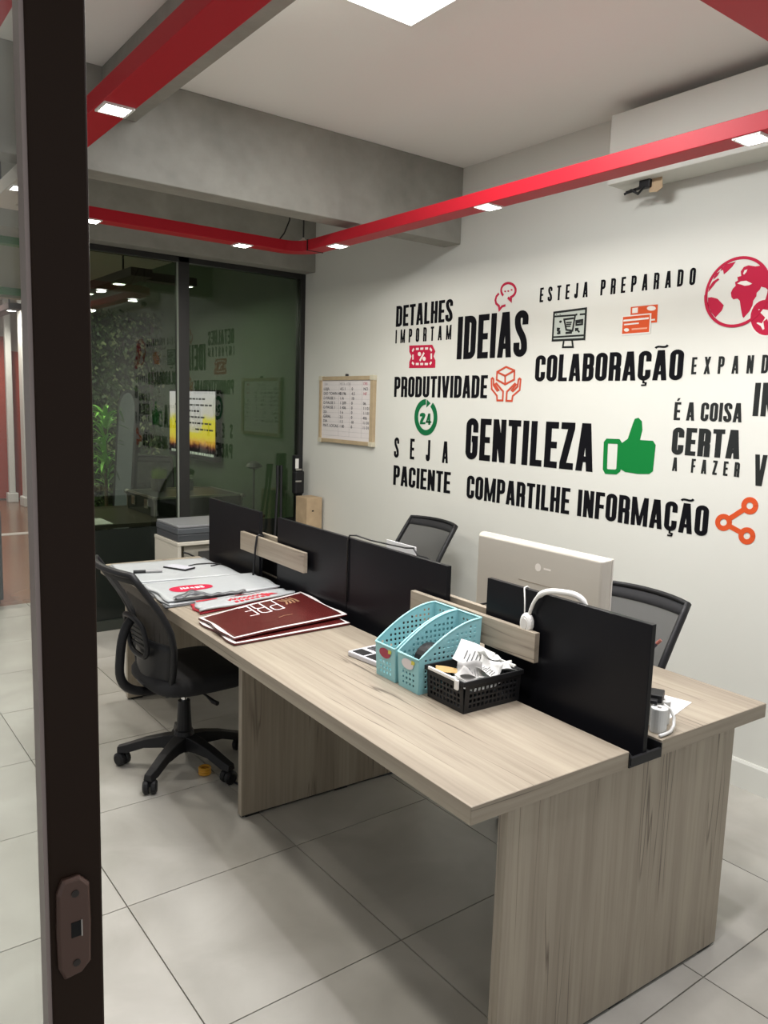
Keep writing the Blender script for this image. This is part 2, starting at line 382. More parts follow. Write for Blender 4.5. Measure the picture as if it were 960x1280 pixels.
def track_lamp(x, y, z, label, watts=SPOT_W, group='square spotlights in the red track', colr=(1.0, 0.96, 0.90)):
    t = thing('track_spotlight', label, 'spotlight', (x, y, z), 0, group)
    fr = MB(); h = 0.046
    for a, b, c, d in ((-h, h, -h, -h+0.008), (-h, h, h-0.008, h), (-h, -h+0.008, -h+0.008, h-0.008), (h-0.008, h, -h+0.008, h-0.008)):
        fr.box(a, b, c, d, -0.006, 0.0)
    fr.build('frame', WHITEPL, t)
    MB().box(-h+0.008, h-0.008, -h+0.008, h-0.008, -0.004, 0.0).build('lens', LEDM, t)
    L = bpy.data.lights.new('spotlight_beam', 'AREA'); L.energy = watts/4; L.color = colr; L.shape = 'SQUARE'; L.size = 0.06
    lo = bpy.data.objects.new('spotlight_beam', L); COL.objects.link(lo); lo.parent = t; lo.location = (0, 0, -0.02)
    return t
lab = {
 (2.46, 1.383): 'square spotlight in the red track nearest the globe decal',
 (2.46, 2.553): 'square spotlight midway along the red track beside the lettered wall',
 (2.46, 3.726): 'square spotlight just before the rounded corner of the red track',
 (2.071, 4.105): 'square spotlight in the red track in front of the glass mullion',
 (1.244, 4.105): 'square spotlight in the red track directly beside the door stile',
 (0.84, 2.51): 'large looking square spotlight under the wide red track beside the door stile',
 (0.84, 3.704): 'square spotlight seen through the door glass',
 (0.84, 1.34): 'square spotlight of the left track run above the picture edge',
 (1.244, 0.985): 'square spotlight of the near track run nearest the door, above the picture edge',
 (2.07, 0.985): 'square spotlight of the near track run nearest the lettered wall, above the picture edge'}
for (x, y), l in lab.items():
    if y < 1.0: track_lamp(x, y, TZ0, l, SPOT_W*1.5, colr=(0.97, 0.94, 1.0))
    else: track_lamp(x, y, TZ0, l)
# neighbouring loop, only its edge shows through the door glass
tk2 = MB().box(0.355, 0.455, 1.0, 3.4, TZ0, TZ1).build('lighting_track', RED, bevel=0.002)
tag(tk2, 'second red lighting track at the top left corner, seen through the door glass', 'light track')
for y in (1.3, 3.1):
    o = MB().cyl((0.405, y), 0.005, TZ1, ZC, 8).build('hanger_rod', BLACKM, tk2)

# LED ceiling panel
lp = thing('ceiling_light', 'bright square LED panel on the white ceiling', 'ceiling light', (1.59, 2.11, ZC))
fr = MB(); h = 0.30
for a, b, c, d in ((-h, h, -h, -h+0.012), (-h, h, h-0.012, h), (-h, -h+0.012, -h+0.012, h-0.012), (h-0.012, h, -h+0.012, h-0.012)):
    fr.box(a, b, c, d, -0.02, 0.0)
fr.build('frame', WHITEPL, lp)
MB().box(-h+0.012, h-0.012, -h+0.012, h-0.012, -0.017, 0).build('diffuser', PANELM, lp)
L = bpy.data.lights.new('panel_glow', 'AREA'); L.shape = 'SQUARE'; L.size = 0.56; L.energy = PANEL_W; L.color = (0.97, 0.98, 1.0)
lo = bpy.data.objects.new('panel_glow', L); COL.objects.link(lo); lo.parent = lp; lo.location = (0, 0, -0.021)

# torn wiring below the casing
hw = thing('torn_wiring', 'loose black wires and torn cardboard under the red track on the wall', 'wiring', (WX-0.10, 2.18, 2.625))
MB().tube([(0.0, 0.06, 0), (-0.02, 0.08, -0.03), (0.0, 0.11, -0.025), (-0.03, 0.14, -0.04)], 0.007, 6).build('wire', BLACKP, hw)
MB().tube([(0.0, 0.03, 0), (-0.03, 0.05, -0.035), (-0.01, 0.09, -0.05), (-0.02, 0.12, -0.03), (-0.03, 0.15, -0.045)], 0.006, 6).build('wire', BLACKP, hw)
MB().box(-0.03, 0.0, 0.02, 0.075, -0.035, 0.0).build('junction_block', BLACKP, hw, bevel=0.003)
MB().prism([(-0.03, 0.0), (0.035, 0.0), (0.03, -0.055), (-0.01, -0.06), (-0.035, -0.045)], 'x', -0.012, -0.009).build('cardboard_flap', WOODBOX, hw)

# ================================================================== LETTERING ON THE WALL
def arc_pts(cx, cy, rx, ry, a0, a1, n=9):
    return [(cx+rx*math.cos(a0+(a1-a0)*k/n), cy+ry*math.sin(a0+(a1-a0)*k/n)) for k in range(n+1)]
def bez(p0, p1, p2, p3, n=10):
    o = []
    for k in range(n+1):
        t = k/n; q = 1-t
        o.append(tuple(q**3*a+3*q*q*t*b+3*q*t*t*c+t**3*d for a, b, c, d in zip(p0, p1, p2, p3)))
    return o
def ribbon(path, s, closed=False):
    P = [path[0]]
    for q in path[1:]:
        if math.hypot(q[0]-P[-1][0], q[1]-P[-1][1]) > 1e-5: P.append(q)
    if closed and math.hypot(P[0][0]-P[-1][0], P[0][1]-P[-1][1]) < 1e-5: P.pop()
    m = len(P); L = []; R = []
    for i in range(m):
        def d(a, b):
            l = math.hypot(b[0]-a[0], b[1]-a[1]); return ((b[0]-a[0])/l, (b[1]-a[1])/l)
        if closed or 0 < i < m-1: d1, d2 = d(P[i-1], P[i]), d(P[i], P[(i+1) % m])
        elif i == 0: d1 = d2 = d(P[0], P[1])
        else: d1 = d2 = d(P[m-2], P[m-1])
        n1 = (-d1[1], d1[0]); n2 = (-d2[1], d2[0])
        nx, ny = n1[0]+n2[0], n1[1]+n2[1]; l = math.hypot(nx, ny) or 1; nx, ny = nx/l, ny/l
        c = max(0.35, nx*n1[0]+ny*n1[1]); k = s/2/c
        L.append((P[i][0]+nx*k, P[i][1]+ny*k)); R.append((P[i][0]-nx*k, P[i][1]-ny*k))
    quads = []
    for i in range(m if closed else m-1):
        j = (i+1) % m; quads.append([R[i], R[j], L[j], L[i]])
    return quads
def rect(a, b, c, d): return [(a, c), (b, c), (b, d), (a, d)]
def glyph(ch, s):
    """condensed monoline capital, height 1 -> (width, polygons)"""
    w = {'I': s, 'J': .29, 'L': .31, 'E': .325, 'F': .315, 'M': .53, 'A': .40, 'V': .40, 'T': .345, 'Z': .33, 'X': .40, ' ': .18, '2': .36, '4': .50}.get(ch, .37)
    if ch == ' ': return w, []
    x0, x1, y0, y1 = s/2, w-s/2, s/2, 1-s/2; r = (x1-x0)/2; cx = w/2; P = []
    top = arc_pts(cx, y1-r, r, r, 0, PI); bot = arc_pts(cx, y0+r, r, r, PI, 2*PI)
    bt = s*0.92
    if ch == 'O': P = ribbon(top+bot, s, True)
    elif ch == 'C': P = ribbon([(x1, .64)]+top+bot+[(x1, .36)], s)
    elif ch == 'G': P = ribbon([(x1, .66)]+top+bot+[(x1, .50), (cx, .50)], s)
    elif ch == 'D':
        q = r*1.05; P = ribbon([(x0, y0)]+arc_pts(x1-q, y0+q, q, q, -PI/2, 0, 6)+arc_pts(x1-q, y1-q, q, q, 0, PI/2, 6)+[(x0, y1)], s, True)
    elif ch == 'U': P = ribbon([(x0, 1)]+bot+[(x1, 1)], s)
    elif ch == 'J': P = ribbon([(x0, .30)]+bot+[(x1, 1)], s)
    elif ch == 'S': P = ribbon([(x1, .69)]+top+bez((x0, y1-r), (x0, .50), (x1, .52), (x1, y0+r))[1:]+arc_pts(cx, y0+r, r, r, 0, -PI)+[(x0, .31)], s)
    elif ch in 'PRB':
        q = r*0.95; m = .47 if ch != 'B' else .52
        up_ = [(x0, y1)]+arc_pts(x1-q, y1-q, q, q, PI/2, 0, 6)+arc_pts(x1-q, m+q*.9, q, q*.9, 0, -PI/2, 6)+[(x0, m)]
        P = [rect(0, s, 0, 1)]+ribbon(up_, s)
        if ch == 'R': P += ribbon(arc_pts(x1-q*.9, m-q*.8, q*.9, q*.8, PI/2, 0, 6)+[(x1, 0)], s)
        if ch == 'B': P += ribbon([(x0, m)]+arc_pts(x1-q, m-q*.9, q, q*.9, PI/2, 0, 6)+arc_pts(x1-q, y0+q, q, q, 0, -PI/2, 6)+[(x0, y0)], s)
    elif ch == 'E': P = [rect(0, s, 0, 1), rect(s, w, 0, bt), rect(s, w*.92, .5-bt/2, .5+bt/2), rect(s, w, 1-bt, 1)]
    elif ch == 'F': P = [rect(0, s, 0, 1), rect(s, w*.95, .48-bt/2, .48+bt/2), rect(s, w, 1-bt, 1)]
    elif ch == 'L': P = [rect(0, s, 0, 1), rect(s, w, 0, bt)]
    elif ch == 'T': P = [rect(cx-s/2, cx+s/2, 0, 1-bt), rect(0, w, 1-bt, 1)]
    elif ch == 'H': P = [rect(0, s, 0, 1), rect(w-s, w, 0, 1), rect(s, w-s, .5-bt/2, .5+bt/2)]
    elif ch == 'I': P = [rect(0, s, 0, 1)]
    elif ch == 'A':
        a = s*.66; P = [[(0, 0), (s*.97, 0), (cx-a+s*.97, 1), (cx-a, 1)], [(w-s*.97, 0), (w, 0), (cx+a, 1), (cx+a-s*.97, 1)], rect(w*.2, w*.8, .19, .19+bt*.85)]
    elif ch == 'V':
        a = s*.66; P = [[(0, 1), (cx-a, 0), (cx-a+s*.97, 0), (s*.97, 1)], [(w-s*.97, 1), (cx+a-s*.97, 0), (cx+a, 0), (w, 1)]]
    elif ch == 'N': P = [rect(0, s*.92, 0, 1), rect(w-s*.92, w, 0, 1), [(0, 1), (w-s*.98, 0), (w, 0), (s*.98, 1)]]
    elif ch == 'M': P = [rect(0, s*.9, 0, 1), rect(w-s*.9, w, 0, 1), [(s*.2, 1), (cx-s*.36, .02), (cx+s*.36, .02), (s*.95, 1)], [(w-s*.95, 1), (cx-s*.36, .02), (cx+s*.36, .02), (w-s*.2, 1)]]
    elif ch == 'X': P = [[(0, 0), (s, 0), (w, 1), (w-s, 1)], [(w-s, 0), (w, 0), (s, 1), (0, 1)]]
    elif ch == 'Z': P = [rect(0, w, 0, bt), rect(0, w, 1-bt, 1), [(0, bt*.9), (s*1.05, bt*.9), (w, 1-bt*.9), (w-s*1.05, 1-bt*.9)]]
    elif ch == '2': P = ribbon([(x0, .68)]+list(reversed(top))+bez((x1, y1-r), (x1, .52), (x0, .42), (x0, y0))[1:]+[(w, y0)], s)
    elif ch == '4': P = [rect(w-s*1.5, w-s*.5, 0, 1), rect(0, w, .18, .18+bt*.8), [(0, .2), (s*.8, .2), (w-s*.9, 1), (w-s*1.5, 1)]]
    return w, P
COMB = {'Ç': 'C', 'Ã': 'A', 'É': 'E'}
def glyph_full(ch, s):
    w, P = glyph(COMB.get(ch, ch), s)
    cx = w/2
    if ch == 'Ç': P = P + ribbon([(cx, 0), (cx, -.07), (cx+.075, -.085), (cx+.065, -.155), (cx-.06, -.16)], .05)
    if ch == 'Ã': P = P + ribbon(bez((cx-.17, 1.07), (cx-.12, 1.20), (cx+.10, 1.02), (cx+.17, 1.16)), .065)
    if ch == 'É': P = P + [[(cx-.06, 1.07), (cx+.02, 1.07), (cx+.11, 1.22), (cx-.01, 1.22)]]
    return w, P
TH = 0.0016
def flat(mb, polys, X, tops=None):
    """polygons given as (y, z) on the wall plane, proud of it by TH"""
    for i_, p in enumerate(polys):
        n = len(p); X_ = X-0.00006*i_; vs = [(X_-TH, a, b) for a, b in p] + [(X-0.0001, a, b) for a, b in p]
        mb.add(vs, [tuple(range(n))] + [(i, (i+1) % n, n+(i+1) % n, n+i) for i in range(n)])
def words(text, TL, BL, TR, BR, s, label, fit='scale', track=0.065, m=VBLACK, spread=None):
    (yl, zt), (_, zb) = wpx(*TL), wpx(*BL); (yr, zt2), (_, zb2) = wpx(*TR), wpx(*BR)
    yl = (wpx(*TL)[0]+wpx(*BL)[0])/2; yr = (wpx(*TR)[0]+wpx(*BR)[0])/2
    z0 = (zb+zb2)/2; H = (zt+zt2)/2 - z0; Lw = (yl-yr)
    g = [glyph_full(c, s) for c in text]; W = sum(w for w, _ in g)
    n = len(g)-1
    if fit == 'scale': tr = track; k = Lw/((W+tr*n)*H) if n else 1
    else: k = 1.0; tr = (Lw/H-W)/n if n else 0
    root = thing('wall_lettering', label, 'lettering', (WX, yl, z0), 0, 'black lettering on the white wall')
    u = 0.0
    for ch, (w, P) in zip(text, g):
        if P:
            mb = MB(); flat(mb, [[(-(u+x)*H*k, y*H) for x, y in p] for p in P], 0.0)
            mb.build('letter', m, root)
        u += w+tr
    return root
words('DETALHES', (495.6,382.5), (495.4,408.4), (566.6,373.8), (565.5,402), .15, 'black word DETALHES at the top left of the wall lettering')
words('IMPORTAM', (494.7,412), (494.5,428.8), (564.4,406.6), (564,425), .15, 'black spaced word IMPORTAM below the word DETALHES', fit='track')
words('IDEIAS', (572.5,396.6), (571.6,449), (660,386.8), (659.5,446), .155, 'large black word IDEIAS under the speech bubbles')
words('PRODUTIVIDADE', (493.2,470.6), (493,496), (609.7,469.4), (609,498), .15, 'black word PRODUTIVIDADE under the red ticket')
words('SEJA', (493.2,546.6), (493,571.6), (560.3,551.9), (560.3,579.4), .15, 'black widely spaced word SEJA under the green 24 clock', fit='track')
words('PACIENTE', (492,581.9), (491.9,606), (563.2,589.7), (563,616.9), .15, 'black word PACIENTE below the spaced word SEJA')
words('GENTILEZA', (583,523), (582.5,573.8), (742.8,528.8), (742.5,590), .155, 'largest black word GENTILEZA beside the green thumb')
words('COMPARTILHE INFORMAÇÃO', (583.8,594.4), (583.8,622.5), (886,631.9), (885,671), .15, 'long black line COMPARTILHE INFORMAÇÃO at the bottom of the lettering')
words('ESTEJA PREPARADO', (675,361.9), (675,379.7), (870,332), (869.5,353.8), .15, 'spaced black line ESTEJA PREPARADO at the top of the lettering', fit='track')
words('COLABORAÇÃO', (669.6,444.4), (669.4,476.9), (854.4,436.6), (854.2,475), .15, 'black word COLABORAÇÃO under the orange cards')
words('EXPAND', (864.9,446), (864.7,467.8), (961,444), (960.5,466.6), .15, 'spaced charcoal word EXPAND cut off by the picture edge', fit='track', m=VGREY)
words('É A COISA', (843,503.2), (842.8,525.6), (928,503.2), (928,527.5), .15, 'charcoal line É A COISA above the word CERTA', m=VGREY)
words('CERTA', (840.6,535), (840.3,568.8), (925.8,536.6), (925.6,573), .17, 'charcoal word CERTA between two smaller lines', m=VGREY)
words('A FAZER', (840.8,572.8), (840.6,589), (924.8,576.6), (924.6,596), .165, 'spaced charcoal line A FAZER below the word CERTA', fit='track', m=VGREY)
words('IN', (943,478.8), (942.2,519.7), (970,478), (969.5,521), .15, 'charcoal letters IN cut off at the right picture edge', m=VGREY)
words('V', (942.5,568), (942.5,607), (956.5,568.5), (956.5,608), .15, 'single charcoal letter V at the right picture edge above the share sign', m=VGREY)

# ------------------------------------------------------------------ icons, drawn on the wall plane
def zo(x0, y0, k):   # zoom window -> wall (y, z)
    return lambda p: wpx(x0+p[0]*k, y0+p[1]*k)
class Icon:
    def __init__(s, name, label, conv, cat='decal'):
        s.c = conv; s.root = thing(name, label, cat, (WX, 0, 0), 0, 'coloured icons on the white wall'); s.lay = {}
    def _add(s, part, m, polys, lift=0):
        key = (part, m.name, lift); s.lay.setdefault(key, (MB(), m))
        flat(s.lay[key][0], polys, -lift*0.0006)
    def poly(s, pts, m, part='shape', lift=0): s._add(part, m, [[s.c(p) for p in pts]], lift); return s
    def line(s, pts, w, m, part='outline', closed=False, lift=0): s._add(part, m, ribbon([s.c(p) for p in pts], w, closed), lift); return s
    def done(s):
        for (part, _, _), (mb, m) in s.lay.items(): mb.build(part, m, s.root)
def ell(cx, cy, rx, ry, n=28, a0=0.0, a1=2*PI): return [(cx+rx*math.cos(a0+(a1-a0)*k/n), cy+ry*math.sin(a0+(a1-a0)*k/n)) for k in range(n if abs(a1-a0-2*PI) < 1e-6 else n+1)]

ic = Icon('speech_bubble_decal', 'two small crimson outlined speech bubbles above the word IDEIAS', zo(600, 340, 150/960))
ic.line(ell(228, 147, 58, 58, 22, 0.75*PI, 2.38*PI)+[(248, 228), (225, 205)], .013, VRED, 'front_bubble')
ic.line([(152, 172), (132, 195), (124, 225), (130, 252), (152, 272), (156, 302), (178, 275), (204, 267)], .013, VRED, 'rear_bubble')
for x, y in ((202, 155), (227, 153), (254, 143)): ic.poly(ell(x, y, 7, 7, 10), VRED, 'dot')
ic.done()
ic = Icon('monitor_cart_decal', 'charcoal outlined computer screen icon with shopping cart', zo(600, 340, 150/960))
ic.poly([(595, 325), (855, 292), (838, 540), (578, 550)], mat('pale_grey_vinyl', (0.42, 0.46, 0.41), 0.5), 'screen_fill')
ic.line([(595, 325), (850, 292), (836, 536), (582, 548)], .011, VGREY, 'screen_outline', True, 1)
ic.line([(592, 357), (762, 345)], .009, VGREY, 'toolbar_line', lift=1); ic.line([(800, 340), (850, 336)], .009, VGREY, 'toolbar_line', lift=1)
ic.line([(582, 522), (840, 506)], .009, VGREY, 'chin_line', lift=1)
ic.line([(672, 545), (664, 602), (745, 600), (738, 543)], .010, VGREY, 'stand', lift=1)
ic.line([(780, 338), (764, 345), (742, 470), (692, 463), (675, 380), (752, 370)], .010, VGREY, 'cart', lift=1)
for y in (403, 418, 434): ic.line([(692, y+2), (736-(y-403)*.3, y)], .007, VGREY, 'cart_rib', lift=1)
ic.line([(686, 488), (738, 484)], .012, VGREY, 'cart_wheels', lift=1)
ic.line([(772, 392), (822, 384), (820, 418), (772, 424)], .010, VGREY, 'card_mark', True, 1); ic.line([(772, 406), (822, 400)], .008, VGREY, 'card_mark', lift=1)
ic.line([(636, 398), (656, 396)], .008, VGREY, 'plus_mark', lift=1); ic.line([(646, 388), (646, 408)], .008, VGREY, 'plus_mark', lift=1)
ic.line([(642, 455), (622, 453), (622, 470), (640, 474), (640, 490), (618, 490)], .009, VGREY, 'dollar_mark', lift=1); ic.line([(631, 446), (630, 500)], .006, VGREY, 'dollar_mark', lift=1)
ic.line([(770, 455), (798, 482)], .009, VGREY, 'pointer_mark', lift=1); ic.line([(768, 474), (768, 455), (790, 454)], .009, VGREY, 'pointer_mark', lift=1)
for x in (615, 643): ic.poly(ell(x, 340, 4, 4, 8), VGREY, 'toolbar_dot', 1)
ic.done()
ic = Icon('bank_cards_decal', 'two overlapping orange bank cards icon above COLABORAÇÃO', zo(760, 360, 80/960))
ic.poly([(345, 285), (750, 245), (735, 515), (335, 550)], VORANGE, 'rear_card')
ic.poly([(370, 302), (452, 294), (448, 372), (366, 380)], VWHITE, 'chip', 1); ic.poly(ell(654, 305, 66, 36), VWHITE, 'emblem', 1)
ic.poly([(640, 468), (708, 462), (708, 486), (640, 492)], VWHITE, 'stripe', 1)
ic.poly([(215, 420), (655, 378), (640, 680), (200, 712)], VWHITE, 'card_border', 2)
ic.poly([(232, 437), (635, 398), (620, 660), (215, 690)], VORANGE, 'front_card', 3)
ic.poly([(240, 478), (618, 440), (616, 468), (238, 506)], VWHITE, 'stripe', 4); ic.poly([(248, 540), (470, 518), (468, 540), (248, 562)], VWHITE, 'stripe', 4)
ic.poly(ell(284, 630, 38, 26), VWHITE, 'emblem', 4); ic.poly([(362, 608), (596, 590), (592, 612), (362, 632)], mat('pale_orange_vinyl', (0.68, 0.30, 0.2), 0.5), 'stripe', 4)
ic.done()
ic = Icon('globe_decal', 'crimson outlined globe icon with aeroplane badge at the right edge', zo(860, 300, 100/711))
gz = zo(860, 300, 100/711)
g_t, g_b, g_l = gz((530, 150)), gz((400, 765)), gz((163, 480))
GR_ = (g_t[1]-g_b[1])/2; GCZ = (g_t[1]+g_b[1])/2; GCY = g_l[0]-GR_
def gcl(p):          # keep land inside the disc
    y, z = gz(p); d = math.hypot(y-GCY, z-GCZ)
    if d > GR_: y, z = GCY+(y-GCY)*GR_/d, GCZ+(z-GCZ)*GR_/d
    return (y, z)
ic.c = lambda p: p
ic.line([(GCY+GR_*math.cos(a), GCZ+GR_*math.sin(a)) for a in [2*PI*k/64 for k in range(64)]], .012, VRED, 'globe_outline', True)
ic.c = gcl
ic.poly([(425, 192), (395, 235), (345, 285), (320, 305), (312, 265), (290, 275), (300, 250), (345, 215)], VRED, 'continent')
ic.poly([(285, 280), (262, 320), (228, 352), (232, 330), (255, 295)], VRED, 'continent')
ic.poly([(268, 340), (280, 352), (248, 378), (225, 410), (182, 462), (190, 420), (222, 370)], VRED, 'continent')
ic.poly([(180, 512), (212, 508), (262, 522), (318, 580), (302, 625), (245, 688), (205, 640), (178, 575)], VRED, 'continent')
ic.poly([(470, 280), (498, 240), (540, 225), (600, 235), (650, 228), (705, 228), (760, 270), (800, 360), (800, 440), (712, 445), (690, 425), (650, 415), (640, 440), (610, 470), (608, 500), (580, 540), (572, 590), (545, 635), (495, 692), (485, 680), (470, 600), (462, 540), (440, 520), (405, 528), (388, 510), (382, 470), (400, 432), (425, 408), (420, 375), (445, 360), (440, 330), (475, 320)], VRED, 'continent')
ic.poly([(492, 300), (505, 268), (530, 262), (520, 285), (500, 308)], VWHITE, 'inland_sea', 1)
ic.poly([(440, 388), (470, 368), (520, 362), (572, 388), (545, 402), (505, 408), (480, 398)], VWHITE, 'inland_sea', 1)
ic.c = gz
ic.poly(ell(690, 690, 146, 172), VWHITE, 'badge_border', 1); ic.poly(ell(692, 690, 134, 158), VRED, 'badge', 2)
ic.poly([(628, 618), (650, 612), (725, 625), (800, 570), (812, 600), (745, 665), (765, 760), (740, 775), (705, 700), (672, 725), (682, 790), (668, 800), (650, 765), (612, 740), (622, 732), (660, 742), (690, 690), (640, 640)], VWHITE, 'aeroplane', 3)
ic.done()
ic = Icon('ticket_decal', 'crimson percent ticket icon under the word IMPORTAM', zo(490, 420, 70/689))
ic.poly([(215, 118), (495, 108), (535, 190), (510, 250), (535, 300), (532, 392), (212, 395), (215, 320), (242, 250), (215, 195)], VRED, 'ticket')
for a, b in (((298, 160), (332, 158)), ((352, 157), (388, 155)), ((410, 155), (446, 153)), ((296, 345), (332, 345)), ((350, 345), (386, 345)), ((405, 345), (445, 345)),
             ((260, 228), (260, 290)), ((486, 215), (486, 285)), ((252, 190), (272, 155)), ((470, 150), (492, 182)), ((250, 325), (272, 350)), ((488, 320), (468, 350))):
    ic.line([a, b], .014, VWHITE, 'stitch', lift=1)
ic.poly(ell(340, 222, 20, 26, 14), VWHITE, 'percent', 1); ic.poly(ell(398, 280, 20, 26, 14), VWHITE, 'percent', 1); ic.line([(398, 205), (345, 305)], .014, VWHITE, 'percent', lift=1)
ic.done()
ic = Icon('clock_decal', 'green circular arrow icon around the number 24', zo(490, 420, 70/689))
ic.line([(419+118*math.cos(a), 1000+190*math.sin(a)) for a in [-0.30*PI+1.80*PI*k/44 for k in range(45)]], .034, VDGREEN, 'arrow_ring')
ic.poly([(430, 780), (475, 828), (425, 880)], VDGREEN, 'arrow_head')
c24 = zo(490, 420, 70/689)
for ch, X0 in (('2', 345), ('4', 418)):
    w, P = glyph(ch, .18)
    for p in P: ic.poly([(X0+x/w*66, 1085-y*140+((X0-345)/73*8)) for x, y in p], VDGREEN, 'numeral')
ic.done()
ic = Icon('hands_box_decal', 'terracotta outlined hands holding a box beside PRODUTIVIDADE', zo(600, 450, 60/960))
ic.line([(525, 138), (692, 210), (685, 392), (505, 488), (335, 392), (345, 240)], .011, VBROWN, 'box_outline', True)
ic.line([(345, 240), (505, 318), (692, 210)], .011, VBROWN, 'box_outline'); ic.line([(505, 318), (505, 488)], .011, VBROWN, 'box_outline')
ic.line([(345, 808), (340, 715), (235, 580), (230, 380), (252, 362), (272, 380), (272, 500), (345, 615), (372, 600), (300, 490), (330, 468), (465, 630), (455, 808)], .011, VBROWN, 'left_hand', True)
ic.line([(640, 820), (655, 720), (795, 600), (815, 390), (795, 372), (772, 390), (755, 530), (660, 625), (635, 605), (722, 495), (700, 475), (540, 635), (528, 815)], .011, VBROWN, 'right_hand', True)
ic.done()
ic = Icon('thumbs_up_decal', 'solid green thumbs up icon beside the word GENTILEZA', zo(660, 300, 0.3125))
ic.poly([(368, 818), (400, 795), (420, 735), (428, 715), (442, 711), (456, 725), (458, 760), (448, 800), (500, 803), (511, 820), (500, 925), (485, 936), (440, 936), (390, 928), (368, 915)], VGREEN, 'hand')
ic.line([(318, 804), (362, 806), (368, 815), (362, 920), (352, 928), (314, 926), (308, 915), (312, 812)], .024, VGREEN, 'cuff', True)
ic.done()
ic = Icon('share_decal', 'orange share icon of three linked rings at the right edge', zo(880, 480, 80/488))
for k_, (x, y) in enumerate(((350, 928), (150, 1055), (328, 1158))): ic.line(ell(x, y, 45, 46, 24), .022, VORANGE, 'ring', True, k_*0.01)
ic.line([(190, 1030), (312, 952)], .022, VORANGE, 'link'); ic.line([(188, 1080), (290, 1136)], .022, VORANGE, 'link')
ic.done()

# ------------------------------------------------------------------ framed schedule board
YA, YB_, ZA, ZB = 4.356, 5.046, 1.316, 1.798
wb = thing('schedule_board', 'small wooden framed whiteboard with handwritten table on the wall', 'whiteboard', (WX, (YA+YB_)/2, ZA))
hy, hz = (YB_-YA)/2, ZB-ZA
FRM = mat('pale_wood_frame', (0.40, 0.31, 0.19), 0.5, noise=0.1, nscale=15)
for a, b, c, d in ((-hy, hy, 0, 0.028), (-hy, hy, hz-0.028, hz), (-hy, -hy+0.04, 0.028, hz-0.028), (hy-0.03, hy, 0.028, hz-0.028)):
    MB().box(-0.026, 0, a, b, c, d).build('frame_bar', FRM, wb, bevel=0.002)
bd = MB().box(-0.016, 0, -hy+0.04, hy-0.03, 0.028, hz-0.028).build('writing_surface', mat('whiteboard_white', (0.66, 0.62, 0.60), 0.4), wb)
for sy, sz in ((-hy, 0), (-hy, hz), (hy, 0), (hy, hz)):
    MB().box(-0.029, 0, sy-(0.004 if sy < 0 else 0.040), sy+(0.044 if sy < 0 else 0.004), sz-(0.004 if sz == 0 else 0.030), sz+(0.030 if sz == 0 else 0.004)).build('corner_cap', mat('cream_corner', (0.52, 0.48, 0.36), 0.5), wb, bevel=0.002)
MB().cyl((-0.012, 0), 0.012, hz, hz+0.016, 10).build('hook', BLACKM, wb)
GR = mat('grey_marker', (0.35, 0.33, 0.34), 0.6); INK = mat('black_marker', (0.03, 0.03, 0.04), 0.6); INKR = mat('red_marker', (0.45, 0.10, 0.14), 0.6)
gl = MB()
for k in range(12): gl.box(-0.0166, -0.0158, -hy+0.045, hy-0.035, 0.052+k*0.0335, 0.0532+k*0.0335)
for y in (0.09, -0.05, -0.2): gl.box(-0.0166, -0.0158, y-0.0006, y+0.0006, 0.05, hz-0.035)
gl.build('ruled_lines', GR, bd)
def text_mesh(name, body, size, m, parent, loc, rot, align='LEFT', xs=1.0):
    cu = bpy.data.curves.new(name, 'FONT'); cu.body = body; cu.size = size; cu.align_x = align; cu.extrude = 0.0003; cu.resolution_u = 3
    o = bpy.data.objects.new(name, cu); COL.objects.link(o); S.view_layers[0].update()
    me = bpy.data.meshes.new_from_object(o); bpy.data.objects.remove(o); bpy.data.curves.remove(cu)
    me.materials.clear(); me.materials.append(m)
    o = bpy.data.objects.new(name, me); COL.objects.link(o); o.parent = parent; o.location = loc; o.rotation_euler = rot; o.scale = (xs, 1, 1)
    return o
RW = (PI/2, 0, -PI/2)   # text on a wall that faces -x
rows = [('LOJA', '4 5 1', '0', 'NO'), ('DIO TOWN 40', '8.196', '4.5', 'NF'), ('D PAUSE 1', '1 A', '10', ''), ('D PAUSE 1', '1 209', '0', '06'), ('D PAUSE 1', '1 406', '0', '11 01'),
        ('201', '1 6', '0', '11 01'), ('GERAL', '2.5', '0', '406'), ('DIA', '1 3', '10', '11 01'), ('MAT. LOCAIS', '1 80', '0', '11 01')]
for k, r_ in enumerate(rows):
    z = hz-0.100-k*0.0335
    for t_, y, i in zip(r_, (hy-0.05, 0.075, -0.07, -0.215), range(4)):
        if t_: text_mesh('handwriting', t_, 0.030, INKR if (k == 1 and i == 3) else INK, bd, (-0.0168, y, z), RW, xs=1.15)
text_mesh('handwriting', 'DIA', 0.026, GR, bd, (-0.0168, hy-0.06, hz-0.063), RW); text_mesh('handwriting', 'META  LOJA', 0.026, GR, bd, (-0.0168, 0.08, hz-0.063), RW); text_mesh('handwriting', 'OBS', 0.028, INKR, bd, (-0.0168, -0.21, hz-0.063), RW)

